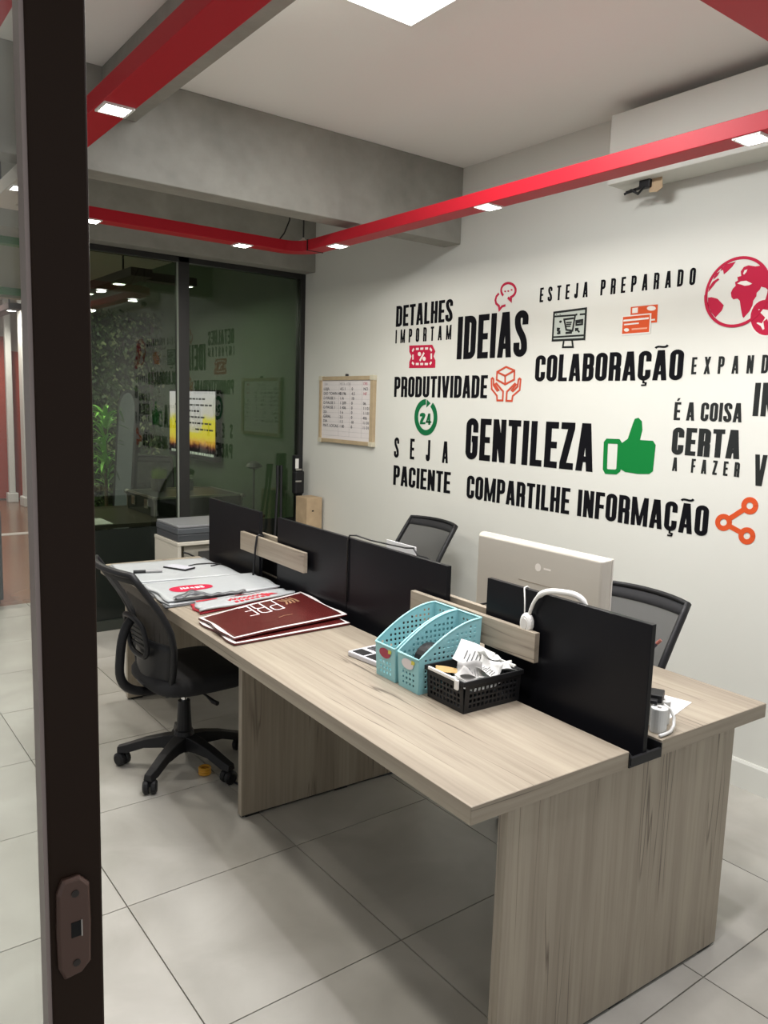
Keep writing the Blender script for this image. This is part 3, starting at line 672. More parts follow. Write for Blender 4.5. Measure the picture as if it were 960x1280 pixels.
# ================================================================== BENCH DESK
XD0, XD1, XD2, XD3, YD0, YD1, ZT, ZU = 1.087, 1.620, 1.7525, 2.266, 1.185, 4.075, 0.74, 0.696
desk = thing('bench_desk', 'long pale oak double bench desk with black dividing screens', 'desk', (0, 0, 0), DD)
for a, b in ((XD0, XD1), (XD2, XD3)):
    dt = MB().box(a, b, YD0, YD1, ZU, ZT).build('desktop', WOOD_Y, desk, bevel=0.0015)
    for y in (YD0, YD1): MB().box(a+0.001, b-0.001, y-0.0008, y+0.0008, ZU+0.001, ZT-0.001).build('edge_band', WOOD_X, dt)
for y0, y1, a, b in ((1.192, 1.222, 1.207, 2.118), (2.612, 2.642, 1.207, 2.118), (4.036, 4.066, 1.207, 2.118)):
    lg = MB().box(a, b, y0, y1, 0.010, ZU).build('leg_panel', WOOD_Z, desk, bevel=0.0015)
    for x in (a+0.05, (a+b)/2, b-0.05): MB().box(x-0.03, x+0.03, y0+0.004, y1-0.004, 0.0, 0.010).build('foot_glide', BLACKP, lg)
    MB().box(a+0.004, b-0.004, y0+0.002, y1-0.002, 0.006, 0.010).build('edge_strip', BLACKP, lg)
# black cable channel between the two tops
ch = MB(); ch.box(XD1, XD2, YD0-0.004, YD1, ZU, ZU+0.006).box(XD1, XD1+0.004, YD0-0.004, YD1, ZU+0.006, ZT-0.006).box(XD2-0.004, XD2, YD0-0.004, YD1, ZU+0.006, ZT-0.006).box(XD1+0.004, XD2-0.004, YD0-0.006, YD0+0.002, ZU+0.006, ZU+0.026)
ch.build('cable_channel', BLACKP, desk)
PX0, PX1 = 1.677, 1.695
for a, b in ((1.186, 1.803), (2.002, 2.630), (2.634, 3.250), (3.440, 4.072)):
    MB().box(PX0, PX1, a, b, ZU+0.006, 1.064).build('divider_screen', BLACKL, desk, bevel=0.0015)
for a, b in ((1.550, 2.155), (2.930, 3.580)):
    MB().box(1.640, 1.660, a, b, 0.862, 0.952).build('oak_rail', WOOD_Y, desk, bevel=0.0015)
    MB().box(1.712, 1.732, a, b, 0.862, 0.952).build('oak_rail', WOOD_Y, desk, bevel=0.0015)
    for y in (a+0.06, b-0.06):
        MB().box(1.660, 1.6765, y-0.02, y+0.02, 0.88, 0.93).build('rail_bracket', BLACKP, desk); MB().box(1.6955, 1.712, y-0.02, y+0.02, 0.88, 0.93).build('rail_bracket', BLACKP, desk)

# ================================================================== OFFICE CHAIRS
def prof(z):      # how far behind the seat centre the back stands at height z (side edges)
    P = [(0.40, -0.135), (0.50, -0.130), (0.60, -0.133), (0.68, -0.150), (0.76, -0.190), (0.84, -0.243), (0.93, -0.305)]
    for (a, xa), (b, xb) in zip(P, P[1:]):
        if z <= b: t = (z-a)/(b-a); return xa+(xb-xa)*t
    return P[-1][1]
def hwid(z):
    P = [(0.40, 0.165), (0.50, 0.195), (0.62, 0.213), (0.76, 0.217), (0.93, 0.210)]
    for (a, xa), (b, xb) in zip(P, P[1:]):
        if z <= b: t = (z-a)/(b-a); return xa+(xb-xa)*t
    return P[-1][1]
def back_pt(u, z, off=0.0): return (prof(z)-0.045*(1-u*u)+off, u*hwid(z), z)
def make_chair(label):
    t = thing('office_chair', label, 'chair', (0, 0, 0), 0, 'black mesh office chairs at the bench desk')
    hub = MB(); hub.lathe((0, 0, 0), [(0.036, 0.075), (0.048, 0.080), (0.048, 0.135), (0.040, 0.165), (0.034, 0.170)], 16); hub.build('hub', BLACKP, t, smooth=False)
    for k in range(5):
        a = 2*PI*k/5
        ca, sa = math.cos(a), math.sin(a)
        def st_(r, w, zt, zb):
            q = [(-w, zb), (w, zb), (w*0.75, zt), (-w*0.75, zt)]
            return [(ca*r-sa*u, sa*r+ca*u, z) for u, z in q]
        lg = MB(); lg.loft([st_(0.025, 0.036, 0.150, 0.085), st_(0.09, 0.031, 0.142, 0.092), st_(0.17, 0.027, 0.124, 0.088), st_(0.245, 0.024, 0.098, 0.062), st_(0.288, 0.020, 0.086, 0.060)])
        lg.build('base_leg', BLACKP, t, bevel=0.003)
        cx, cy = ca*0.270, sa*0.270; cs = MB()
        aa = a + 0.6 + k
        for s_ in (-1, 1):
            rr = []
            for w, q in ((0.003, 0.025), (0.008, 0.030), (0.022, 0.030), (0.029, 0.020)):
                rr.append([(cx-math.sin(aa)*s_*w+math.cos(aa)*q*math.cos(2*PI*j/16), cy+math.cos(aa)*s_*w+math.sin(aa)*q*math.cos(2*PI*j/16), 0.0302+q*math.sin(2*PI*j/16)) for j in range(16)])
            cs.loft(rr)
        cs.cyl((cx, cy), 0.009, 0.030, 0.064, 10)
        cs.build('caster', BLACKP, t)
    MB().cyl((0, 0), 0.033, 0.165, 0.300, 16, 0.026).build('gas_lift_cover', BLACKP, t, smooth=False)
    MB().cyl((0, 0), 0.013, 0.300, 0.352, 14).build('gas_lift', CHROME, t, smooth=False)
    MB().box(-0.11, 0.09, -0.07, 0.07, 0.350, 0.392).build('tilt_mechanism', BLACKP, t, bevel=0.008)
    MB().tube([(0.03, -0.06, 0.365), (0.04, -0.14, 0.355), (0.045, -0.19, 0.345), (0.05, -0.22, 0.345)], [0.005, 0.005, 0.010, 0.010], 8).build('height_lever', BLACKP, t)
    # cushion
    rings = []
    for z, q, dz in ((0.392, 0.80, 0), (0.398, 0.94, 0), (0.415, 1.0, 0), (0.440, 1.0, 0), (0.458, 0.95, 0), (0.466, 0.82, 0), (0.468, 0.5, 0)):
        ring_ = []
        for j in range(36):
            a = 2*PI*j/36; c, s_ = math.cos(a), math.sin(a); e = 0.55
            x = 0.235*q*math.copysign(abs(c)**e, c)+0.045; y = 0.235*q*math.copysign(abs(s_)**e, s_)
            drop = -0.05*max(0, (x-0.17)/0.11)**2
            ring_.append((x, y, z+drop))
        rings.append(ring_)
    MB().loft(rings).build('seat', BLACKF, t, smooth=True)
    # back: frame loop, mesh, lower shell
    zt, zb = 0.925, 0.415
    loop = [back_pt(-1, zb+(zt-zb)*k/14) for k in range(15)]
    loop += [back_pt(-1+2*k/10, zt+0.004*math.sin(PI*k/10)) for k in range(1, 10)]
    loop += [back_pt(1, zt-(zt-zb)*k/14) for k in range(15)]
    loop += [back_pt(1-2*k/10, zb) for k in range(1, 10)]
    MB().tube(loop, 0.015, 8, closed=True, flat=0.75).build('back_frame', BLACKP, t, smooth=True)
    g = MB(); N, Mz = 12, 18; vs = []; fs = []
    for i in range(Mz+1):
        for j in range(N+1): vs.append(back_pt((-1+2*j/N)*0.97, 0.60+(zt-0.60)*i/Mz))
    for i in range(Mz):
        for j in range(N): fs.append((i*(N+1)+j, i*(N+1)+j+1, (i+1)*(N+1)+j+1, (i+1)*(N+1)+j))
    g.add(vs, fs); g.build('mesh_panel', CHAIR_MESH, t, smooth=True)
    g = MB(); vs = []; fs = []; Mz = 6
    for i in range(Mz+1):
        for j in range(N+1): vs.append(back_pt((-1+2*j/N)*0.98, 0.415+0.20*i/Mz))
    for i in range(Mz):
        for j in range(N): fs.append((i*(N+1)+j, i*(N+1)+j+1, (i+1)*(N+1)+j+1, (i+1)*(N+1)+j))
    g.add(vs, fs); g.build('lower_back_shell', BLACKP, t, smooth=True, solid=0.010)
    # upper trim band
    g = MB(); vs = []; fs = []
    for i in range(3):
        for j in range(N+1): vs.append(back_pt((-1+2*j/N)*0.98, 0.885+0.035*i/2, 0.003))
    for i in range(2):
        for j in range(N): fs.append((i*(N+1)+j, i*(N+1)+j+1, (i+1)*(N+1)+j+1, (i+1)*(N+1)+j))
    g.add(vs, fs); g.build('top_band', BLACKF, t, smooth=True, solid=0.006)
    # lumbar ring and support behind
    ring_ = [(prof(z)-0.068, y, z) for y, z in [(0.10*math.copysign(abs(math.cos(a))**0.6, math.cos(a)), 0.625+0.085*math.copysign(abs(math.sin(a))**0.6, math.sin(a))) for a in [2*PI*k/28 for k in range(28)]]]
    MB().tube(ring_, 0.011, 8, closed=True).build('lumbar_ring', BLACKP, t, smooth=True)
    g = MB()
    for i in range(5):
        z = 0.58+0.09*i/4
        g.add([(prof(z)-0.062, -0.085, z-0.006), (prof(z)-0.062, 0.085, z-0.006), (prof(z)-0.062, 0.085, z+0.006), (prof(z)-0.062, -0.085, z+0.006)], [(0, 1, 2, 3)])
    g.build('lumbar_slats', BLACKP, t, solid=0.006)
    MB().tube(bez((prof(0.66)-0.075, 0, 0.70), (-0.275, 0, 0.66), (-0.275, 0, 0.56), (-0.280, 0, 0.50), 10)+bez((-0.280, 0, 0.50), (-0.285, 0, 0.40), (-0.22, 0, 0.366), (-0.06, 0, 0.370), 12)[1:], 0.019, 10).build('back_spine', BLACKP, t, smooth=True)
    return t
chA = make_chair('black mesh office chair with its back to the door, beside the plastic bags')
chA.location = (1.305, 3.112, 0); chA.rotation_euler = (0, 0, math.radians(1.0))
c1 = dup(chA, (2.235, 1.735, 0), PI+DD, 'black mesh office chair partly hidden behind the champagne monitor')
c2 = dup(chA, (2.72, 3.50, 0), PI+DD, 'black mesh office chair behind the middle dividing screen near the wall')

# ================================================================== PLASTIC BAGS ON THE DESK
BAGW = mat('white_plastic_bag', (0.43, 0.45, 0.455), 0.3, bump=0.15, nscale=25)
BAGG = mat('grey_bag_lining', (0.10, 0.105, 0.11), 0.35)
BAGM = mat('maroon_plastic_bag', (0.085, 0.011, 0.010), 0.25, bump=0.1, nscale=20)
BAGR = mat('red_bag_print', (0.50, 0.03, 0.05), 0.35)
class Bag:
    """flat folded plastic bag: wavy thin slab on four desk-frame corners"""
    def __init__(s, name, label, cs, z, th, m, amp, seed, group='folded plastic bags on the desk', border=None):
        s.cs = [Vector((*c, 0)) for c in cs]; s.o = s.cs[0]; s.z = z; s.th = th; s.amp = amp
        rnd = random.Random(seed); s.ph = [(rnd.uniform(2, 7), rnd.uniform(2, 7), rnd.uniform(0, 6)) for _ in range(3)]
        N = 22; mb = MB(); top = []; bot = []
        for i in range(N+1):
            for j in range(N+1):
                u, v = i/N, j/N; p = s.at(u, v)
                top.append(p); bot.append((p[0], p[1], max(0.0, p[2]-th)))
        n2 = (N+1)**2; fs = []
        for i in range(N):
            for j in range(N):
                a, b, c, d = i*(N+1)+j, (i+1)*(N+1)+j, (i+1)*(N+1)+j+1, i*(N+1)+j+1
                fs.append((a, b, c, d)); fs.append((n2+d, n2+c, n2+b, n2+a))
        edge = [i*(N+1) for i in range(N)]+[N*(N+1)+j for j in range(N)]+[i*(N+1)+N for i in range(N, 0, -1)]+[j for j in range(N, 0, -1)]
        for a, b in zip(edge, edge[1:]+edge[:1]): fs.append((a, b, n2+b, n2+a))
        mb.add(top+bot, fs)
        s.root = thing(name, label, 'plastic bag', dk(s.o.x, s.o.y, z), DD, group)
        s.sheet = mb.build('sheet', m, s.root, smooth=True)
        if border:
            bmt, w = border
            for (u0, u1, v0, v1) in ((0, 1, 0, w), (0, 1, 1-w, 1), (0, w*0.6, w, 1-w), (1-w*0.6, 1, w, 1-w)):
                q = MB(); K = 22; L2 = 2; vs = []; f2 = []
                lu = K if u1-u0 > .5 else L2; lv = K if v1-v0 > .5 else L2
                for i in range(lu+1):
                    for j in range(lv+1): vs.append(s.at(u0+(u1-u0)*i/lu, v0+(v1-v0)*j/lv, 0.0007))
                for i in range(lu):
                    for j in range(lv): f2.append((i*(lv+1)+j, (i+1)*(lv+1)+j, (i+1)*(lv+1)+j+1, i*(lv+1)+j+1))
                q.add(vs, f2); q.build('border', bmt, s.root)
    def at(s, u, v, lift=0.0):
        p = (s.cs[0]*(1-u)*(1-v)+s.cs[1]*u*(1-v)+s.cs[2]*u*v+s.cs[3]*(1-u)*v)
        e = 0.006*math.sin(v*9+s.ph[0][2])*(u < .02 or u > .98)
        w = sum(math.sin(a*u*2+b*v*1.6+c) for a, b, c in s.ph)/3
        h = s.th+s.amp*(1+w)*0.5
        return (p.x-s.o.x+e, p.y-s.o.y, h+lift)
    def poly(s, pts, m, part): # print on the sheet, (u, v)
        mb = s.__dict__.setdefault('prints', {}).setdefault(part, (MB(), m))[0]
        mb.add([s.at(u, v, 0.0012) for u, v in pts], [tuple(range(len(pts)))])
    def ribbon(s, pts, w, m, part, closed=False):
        for q in ribbon(pts, w, closed): s.poly(q, m, part)
    def done(s):
        for part, (mb, m) in s.__dict__.get('prints', {}).items(): mb.build(part, m, s.root)
ZD = ZT+0.0005
# corner order: (near door edge, far), runs u across the desk (x), v toward the camera (-y)
far = [(1.10, 3.98), (1.585, 3.93), (1.60, 3.45), (1.10, 3.50)]
zz = ZD
Bag('plastic_bag', 'grey edged plastic bag lowest in the far pile', [(1.095, 3.985), (1.58, 3.935), (1.59, 3.46), (1.09, 3.49)], zz, 0.006, BAGG, 0.001, 1); zz += 0.0072
Bag('plastic_bag', 'white plastic bag second in the far pile', [(1.10, 3.975), (1.59, 3.93), (1.60, 3.45), (1.098, 3.50)], zz, 0.006, BAGW, 0.001, 2); zz += 0.0072
b1 = Bag('plastic_bag', 'plain white plastic bag on top of the far pile under the phone', [(1.105, 3.96), (1.585, 3.925), (1.60, 3.47), (1.11, 3.51)], zz, 0.005, BAGW, 0.001, 3)
ZF = zz+0.0062
zz = ZD
Bag('plastic_bag', 'grey lined plastic bag lowest in the pile with the red oval', [(1.10, 3.435), (1.63, 3.44), (1.62, 3.125), (1.085, 3.075)], zz, 0.006, BAGG, 0.001, 4); zz += 0.0072
Bag('plastic_bag', 'white plastic bag second in the pile with the red oval', [(1.10, 3.43), (1.635, 3.445), (1.625, 3.12), (1.09, 3.08)], zz, 0.006, BAGW, 0.001, 5); zz += 0.0072
b2 = Bag('plastic_bag', 'white plastic bag with a red oval logo, on top of its pile', [(1.105, 3.445), (1.645, 3.45), (1.635, 3.13), (1.10, 3.10)], zz, 0.008, BAGW, 0.006, 6)
b2.poly([(0.30+0.185*math.copysign(abs(math.cos(a))**.8, math.cos(a)), 0.52+0.155*math.copysign(abs(math.sin(a))**.8, math.sin(a))) for a in [2*PI*k/32 for k in range(32)]], VRED, 'red_oval')
LOGO = mat('white_print', (0.8, 0.78, 0.78), 0.4)
def bag_words(b, text, u0, v0, w, h, s, m, part, flip=False, lift=0.0018):
    g = [glyph_full(c, s) for c in text]; W = sum(q for q, _ in g)+0.09*(len(g)-1); u = 0
    mb = MB()
    for (gw, P) in g:
        for p in P:
            vs = []
            for x, y in p:
                a, c = (u+x)/W, y
                if flip: a, c = 1-a, 1-c
                vs.append(b.at(u0+a*w, v0+(1-c)*h, lift))
            mb.add(vs, [tuple(range(len(vs)))])
        u += gw+0.09
    return mb.build(part, m, b.root)
bag_words(b2, 'JMANS', 0.20, 0.46, 0.21, 0.12, .16, LOGO, 'logo_lettering')
# crumpled grey hem of the logo bag
hm = MB(); vs = []; fs = []; N = 26
for i in range(N+1):
    t_ = i/N; bulge = 0.022*math.exp(-((t_-0.25)/0.16)**2)
    for j, (dy, dz) in enumerate(((0.0, 0.004), (-0.02, 0.008), (-0.035, 0.004))):
        vs.append((0.02+t_*0.32, -0.328+dy+0.004*math.sin(t_*21), 0.0115+dz+bulge*(1.2-0.3*j)+0.003*math.sin(t_*33+j)))
for i in range(N):
    for j in range(2): fs.append((i*3+j, (i+1)*3+j, (i+1)*3+j+1, i*3+j+1))
hm.add(vs, fs); hm.build('crumpled_hem', BAGG, b2.root, smooth=True, solid=0.002)
b2.done()
# red and white bags
zz = ZD
Bag('plastic_bag', 'red backed plastic bag below the white one with red script', [(1.175, 3.06), (1.63, 3.108), (1.625, 3.02), (1.165, 2.92)], zz, 0.010, BAGR, 0.002, 8); zz += 0.0125
b3 = Bag('plastic_bag', 'white plastic bag with red upside down script between two piles', [(1.19, 3.055), (1.62, 3.095), (1.645, 3.005), (1.16, 2.91)], zz, 0.008, BAGW, 0.006, 9)
b3.poly([(0.02, 0.03), (0.60, 0.03), (0.98, 0.02), (0.80, 0.16), (0.02, 0.16)], BAGR, 'red_band')
wv = [(0.32+0.42*k/60, 0.52+0.10*math.sin(k*0.9)-0.04*math.sin(k*2.3)) for k in range(61)]
b3.ribbon(wv, 0.022, BAGR, 'red_script')
for k in range(7): b3.poly([(0.36+0.055*k, 0.74), (0.40+0.055*k, 0.72), (0.40+0.055*k, 0.90), (0.362+0.055*k, 0.92)], BAGR, 'red_script')
b3.poly([(0.66, 0.55), (0.80, 0.50), (0.84, 0.72), (0.70, 0.80)], BAGR, 'red_emblem')
b3.done()
# maroon bags
MBORD = (mat('white_bag_hem', (0.66, 0.62, 0.60), 0.4), 0.038)
zz = ZD
Bag('plastic_bag', 'maroon plastic bag underneath the one lettered PRE', [(1.115, 2.80), (1.655, 2.985), (1.615, 2.505), (1.115, 2.475)], zz, 0.008, BAGM, 0.002, 10, border=MBORD); zz += 0.0105
b4 = Bag('plastic_bag', 'maroon plastic bag with white upside down letters PRE, on top', [(1.120, 2.815), (1.668, 2.995), (1.640, 2.575), (1.118, 2.50)], zz, 0.008, BAGM, 0.008, 11, border=MBORD)
bag_words(b4, 'PRE', 0.33, 0.05, 0.33, 0.36, .05, LOGO, 'pre_lettering', flip=True, lift=0.0014)
GOLD = mat('dull_gold_print', (0.30, 0.17, 0.09), 0.4)
for k in range(4): b4.ribbon([(0.70+0.04*k, 0.10), (0.75+0.03*k, 0.20), (0.72+0.04*k, 0.30)], 0.02, GOLD, 'gold_stroke')
b4.ribbon([(0.50, 0.66), (0.56, 0.64), (0.63, 0.655)], 0.012, GOLD, 'gold_mark')
b4.done()
# small things lying on the far bags
x, y = 1.375, 3.72
ph = thing('mobile_phone', 'white mobile phone lying on the far plastic bags', 'phone', dk(x, y, ZF), DD+0.5)
MB().box(-0.038, 0.038, -0.072, 0.072, 0.0, 0.008).build('body', BLACKP, ph, bevel=0.003)
MB().box(-0.034, 0.034, -0.066, 0.066, 0.008, 0.009).build('screen', mat('pale_screen', (0.6, 0.6, 0.66), 0.2), ph)
mk = thing('marker_pen', 'black capped grey marker pen lying on the far plastic bags', 'pen', dk(1.14, 3.70, ZF+0.008), DD)
MB().tube([(0.0, 0, 0), (0.055, -0.015, 0)], 0.008, 10).build('cap', BLACKP, mk); MB().tube([(0.056, -0.0153, 0), (0.13, -0.035, 0)], 0.007, 10).build('barrel', mat('grey_plastic', (0.3, 0.3, 0.3), 0.4), mk)
cb = MB().tube([(0, 0, 0), (0.05, 0.02, 0.001), (0.12, 0.015, 0), (0.16, -0.03, 0.001), (0.10, -0.05, 0)], 0.003, 6).build('cable', BLACKP, loc=dk(1.43, 3.74, ZF+0.003), rz=DD, smooth=True)
tag(cb, 'short black cable beside the phone on the far bags', 'cable')

# ================================================================== BASKETS
def perf_wall(mb, P, nu, nv, h, ztop_margin=0.014, first=0.016, pitch=0.0125, hole=0.55, vmax=None):
    """perforated sheet: P(u, z) -> point; h(u) height; holes on a lattice"""
    L_ = (Vector(P(1, 0))-Vector(P(0, 0))).length
    cols = max(2, int((L_-0.02)/pitch)); us = [0.0]; mark = [False]
    a0 = (L_-cols*pitch)/2
    for c in range(cols):
        s0 = a0+c*pitch+pitch*(1-hole)/2
        us += [s0/L_, (s0+pitch*hole)/L_]; mark += [True, False]
    us.append(1.0)
    for i in range(len(us)-1):
        hmin = min(h(us[i]), h(us[i+1])); z = 0.0; zs = [0.0]; hol = []
        if mark[i]:
            zz_ = first
            while zz_+pitch*hole < hmin-ztop_margin and (vmax is None or zz_ < vmax):
                zs += [zz_, zz_+pitch*hole]; zz_ += pitch
        prev = 0.0; k = 1
        seq = zs[1:]
        while seq:
            a, b = seq[0], seq[1]; seq = seq[2:]
            mb.add([P(us[i], prev), P(us[i+1], prev), P(us[i+1], a), P(us[i], a)], [(0, 1, 2, 3)]); prev = b
        mb.add([P(us[i], prev), P(us[i+1], prev), P(us[i+1], h(us[i+1])), P(us[i], h(us[i]))], [(0, 1, 2, 3)])
def teal_basket(label, y0, y1):
    # local: x along depth (front at 0), y across; low front, high back, curved sides
    t = thing('file_basket', label, 'basket', dk(1.392, (y0+y1)/2, ZD), DD, 'turquoise perforated baskets')
    wb_, wt = (y1-y0)/2-0.006, (y1-y0)/2; D0, D1 = 0.232, 0.238; hf, hb = 0.108, 0.208
    def hs(u): return hf+(hb-hf)*min(1.0, math.sin(min(1, u*1.02)*PI/2)**0.95)
    def side(sg): return lambda u, z: (-0.010*z/0.2+u*(D0+0.012*z/0.2), sg*(wb_+(wt-wb_)*z/0.2), z)
    for sg, nm in ((-1, 'side_wall'), (1, 'side_wall')):
        mb = MB(); perf_wall(mb, side(sg), 0, 0, hs, hole=0.50, pitch=0.0165); mb.build(nm, TEAL, t, solid=0.0022)
    mb = MB(); perf_wall(mb, lambda u, z: (-0.010*z/0.2, (-1+2*u)*(wb_+(wt-wb_)*z/0.2), z), 0, 0, lambda u: hf, hole=0.48, pitch=0.0165, vmax=0.062); fw_ = mb.build('front_wall', TEAL, t, solid=0.0022)
    mb = MB(); perf_wall(mb, lambda u, z: (D0+0.002*z/0.2, (-1+2*u)*(wb_+(wt-wb_)*z/0.2), z), 0, 0, lambda u: hb, hole=0.48, pitch=0.0165); mb.build('back_wall', TEAL, t, solid=0.0022)
    MB().box(0, D0, -wb_, wb_, 0.0, 0.003).build('bottom', TEAL, t)
    rim = []
    for k in range(21): u = k/20; rim.append(Vector(side(-1)(u, hs(u))))
    for k in range(20, -1, -1): u = k/20; rim.append(Vector(side(1)(u, hs(u))))
    MB().tube(rim, 0.0032, 6, closed=True).build('rim', mat('turquoise_rim', (0.36, 0.70, 0.72), 0.35), t, smooth=True)
    return t, fw_
tb1, f1 = teal_basket('turquoise perforated basket with a dark red sticker, beside the calculator', 1.886, 1.999)
tb2, f2 = teal_basket('turquoise perforated basket with a pale sticker, beside the black basket', 1.766, 1.878)
def sticker(parent, m):
    def pt(a, r): return (-0.0075, 0.0+0.030*r*math.cos(a), 0.083+0.016*r*math.sin(a))
    mb = MB(); mb.add([pt(2*PI*k/24, 1) for k in range(24)], [tuple(range(24))]); s_ = mb.build('sticker', m, parent, loc=(0, 0, 0))
    mb = MB(); mb.add([(-0.0079, -0.034, 0.088), (-0.0079, -0.018, 0.086), (-0.0079, -0.020, 0.100), (-0.0079, -0.036, 0.098)], [(0, 1, 2, 3)])
    mb.build('sticker_leaf', mat('yellow_green_print', (0.55, 0.50, 0.06), 0.5), s_)
sticker(f1, mat('dark_red_sticker', (0.30, 0.02, 0.05), 0.4)); sticker(f2, mat('pale_sticker', (0.62, 0.58, 0.58), 0.4))
# things inside the turquoise baskets
gb = thing('glue_bottle', 'small yellow and clear bottle in the first turquoise basket', 'bottle', dk(1.575, 1.925, ZD+0.0035), DD)
MB().lathe((0, 0, 0), [(0.015, 0), (0.016, 0.01), (0.016, 0.125), (0.011, 0.14)], 14).build('body', mat('clear_cream_plastic', (0.55, 0.52, 0.42), 0.25), gb, smooth=True)
MB().lathe((0, 0, 0.085), [(0.0166, 0), (0.0166, 0.038)], 14).build('label_band', mat('mustard_label', (0.45, 0.34, 0.06), 0.5), gb); MB().lathe((0, 0, 0.14), [(0.010, 0), (0.010, 0.03), (0.007, 0.034)], 12).build('cap', WHITEPL, gb)
tp = thing('tape_dispenser', 'black round tape dispenser in the second turquoise basket', 'tape dispenser', dk(1.475, 1.822, ZD+0.0035), DD)
g = MB(); g.loft([[(0.055*math.cos(2*PI*j/24), s_, 0.075+0.055*math.sin(2*PI*j/24)) for j in range(24)] for s_ in (-0.020, 0.020)]); g.build('reel', BLACKP, tp, bevel=0.003)
MB().box(-0.072, 0.02, -0.030, 0.030, 0.0, 0.088).build('holder', BLACKP, tp, bevel=0.008)
sb = MB(); sb.box(-0.03, 0.03, -0.028, 0.028, 0, 0.085)
o = sb.build('black_case', BLACKP, bevel=0.012, loc=dk(1.575, 1.822, ZD+0.0035), rz=DD); tag(o, 'black case behind the tape dispenser in the second turquoise basket', 'case')
# black basket
bk = thing('desk_basket', 'black perforated basket with white handles full of paper scraps', 'basket', dk(1.520, 1.672, ZD), DD)
bx0, bx1, by0, by1, bh = -0.108, 0.106, -0.082, 0.080, 0.094
fl_ = 0.006
def W4(a, b): return lambda u, z: (a[0]+(b[0]-a[0])*u+(fl_*z/bh if a[0]+b[0] > 0.1 else (-fl_*z/bh if a[0]+b[0] < -0.1 else 0)), a[1]+(b[1]-a[1])*u+(fl_*z/bh if a[1]+b[1] > 0.1 else (-fl_*z/bh if a[1]+b[1] < -0.1 else 0)), z)
for a, b in (((bx0, by0), (bx1, by0)), ((bx1, by0), (bx1, by1)), ((bx1, by1), (bx0, by1)), ((bx0, by1), (bx0, by0))):
    mb = MB(); perf_wall(mb, W4(a, b), 0, 0, lambda u: bh, hole=0.66, pitch=0.0155, first=0.014, ztop_margin=0.016); mb.build('wall', BLACKP, bk, solid=0.0025)
MB().box(bx0, bx1, by0, by1, 0, 0.003).build('bottom', BLACKP, bk)
rim = MB(); q = fl_
for a, b, c, d in ((bx0-q-.004, bx1+q+.002, by0-q-.004, by0-q+.002), (bx0-q-.004, bx1+q+.002, by1+q-.002, by1+q+.004), (bx0-q-.004, bx0-q+.002, by0-q+.002, by1+q-.002), (bx1+q-.004, bx1+q+.002, by0-q+.002, by1+q-.002)): rim.box(a, b, c, d, bh-0.012, bh+0.002)
rim.build('rim', BLACKP, bk, bevel=0.0015)
for xx in (bx0-q-0.007, bx1+q-0.001):
    MB().box(xx-0.003, xx+0.004, -0.058, 0.066, bh-0.004, bh+0.006).build('handle', WHITEPL, bk, bevel=0.002)
MB().box(bx0-q-0.012, bx0-q-0.004, -0.072, -0.056, bh-0.026, bh+0.004).build('handle_hinge', WHITEPL, bk, bevel=0.003)
# paper scraps, every one a thing
RECP = mat('receipt_paper', (0.66, 0.66, 0.63), 0.7); RECG = mat('grey_receipt_paper', (0.40, 0.39, 0.37), 0.7); KRAFT = mat('kraft_card', (0.42, 0.27, 0.10), 0.7); PRN = mat('receipt_print', (0.12, 0.12, 0.12), 0.7)
def scrap(label, x, y, z, w, l, rx, ry, rz, curl, m, prn=True, seed=0):
    rnd = random.Random(seed); N = 8; vs = []; fs = []
    f = lambda u, v: (u*w/2, v*l/2, curl*(u*u)+0.3*curl*math.sin(v*3+seed)*u)
    for i in range(N+1):
        for j in range(N+1): vs.append(f(-1+2*i/N, -1+2*j/N))
    for i in range(N):
        for j in range(N): fs.append((i*(N+1)+j, (i+1)*(N+1)+j, (i+1)*(N+1)+j+1, i*(N+1)+j+1))
    r = thing('paper_scrap', label, 'paper', dk(x, y, z), 0, 'paper scraps in the black basket')
    r.rotation_euler = (rx, ry, rz+DD)
    mb = MB(); mb.add(vs, fs); mb.build('sheet', m, r, smooth=True, solid=0.0006)
    if prn:
        p = MB()
        for k in range(6):
            v0 = -0.6+0.2*k; a, b = -0.6+rnd.random()*0.2, 0.2+rnd.random()*0.4
            q_ = [f(a, v0), f(b, v0), f(b, v0+0.07), f(a, v0+0.07)]; p.add([(x_, y_, z_+0.0010) for x_, y_, z_ in q_], [(0, 1, 2, 3)])
        p.build('print', PRN, r)
ZB_ = ZD+bh
scrap('large white printed receipt standing highest in the black basket', 1.530, 1.690, ZB_+0.022, 0.085, 0.11, 0.35, -0.55, 0.5, 0.012, RECP, True, 1)
scrap('white receipt leaning at the back of the black basket', 1.570, 1.680, ZB_+0.020, 0.06, 0.09, -0.2, 0.35, -0.4, 0.015, RECP, True, 2)
scrap('rolled grey receipt at the front middle of the black basket', 1.475, 1.640, ZB_-0.002, 0.055, 0.075, 0.1, -0.5, 1.1, 0.022, RECG, True, 3)
scrap('curled white receipt at the right middle of the black basket', 1.535, 1.630, ZB_-0.001, 0.055, 0.075, 0.2, -0.4, 0.2, 0.022, RECP, True, 4)
scrap('white slip at the far right of the black basket', 1.590, 1.632, ZB_-0.006, 0.05, 0.09, 0.1, -0.2, 1.3, 0.014, RECP, False, 5)
scrap('grey slip at the front corner of the black basket', 1.440, 1.622, ZB_-0.004, 0.05, 0.055, 0.5, -0.2, 0.3, 0.012, RECG, False, 6)
scrap('brown card at the left front of the black basket', 1.440, 1.700, ZB_-0.004, 0.035, 0.07, 0.1, -0.15, 0.9, 0.003, KRAFT, False, 7)
scrap('white paper low in the middle of the black basket', 1.515, 1.672, ZB_-0.045, 0.13, 0.12, 0.1, -0.05, 0.2, 0.008, RECP, False, 8)
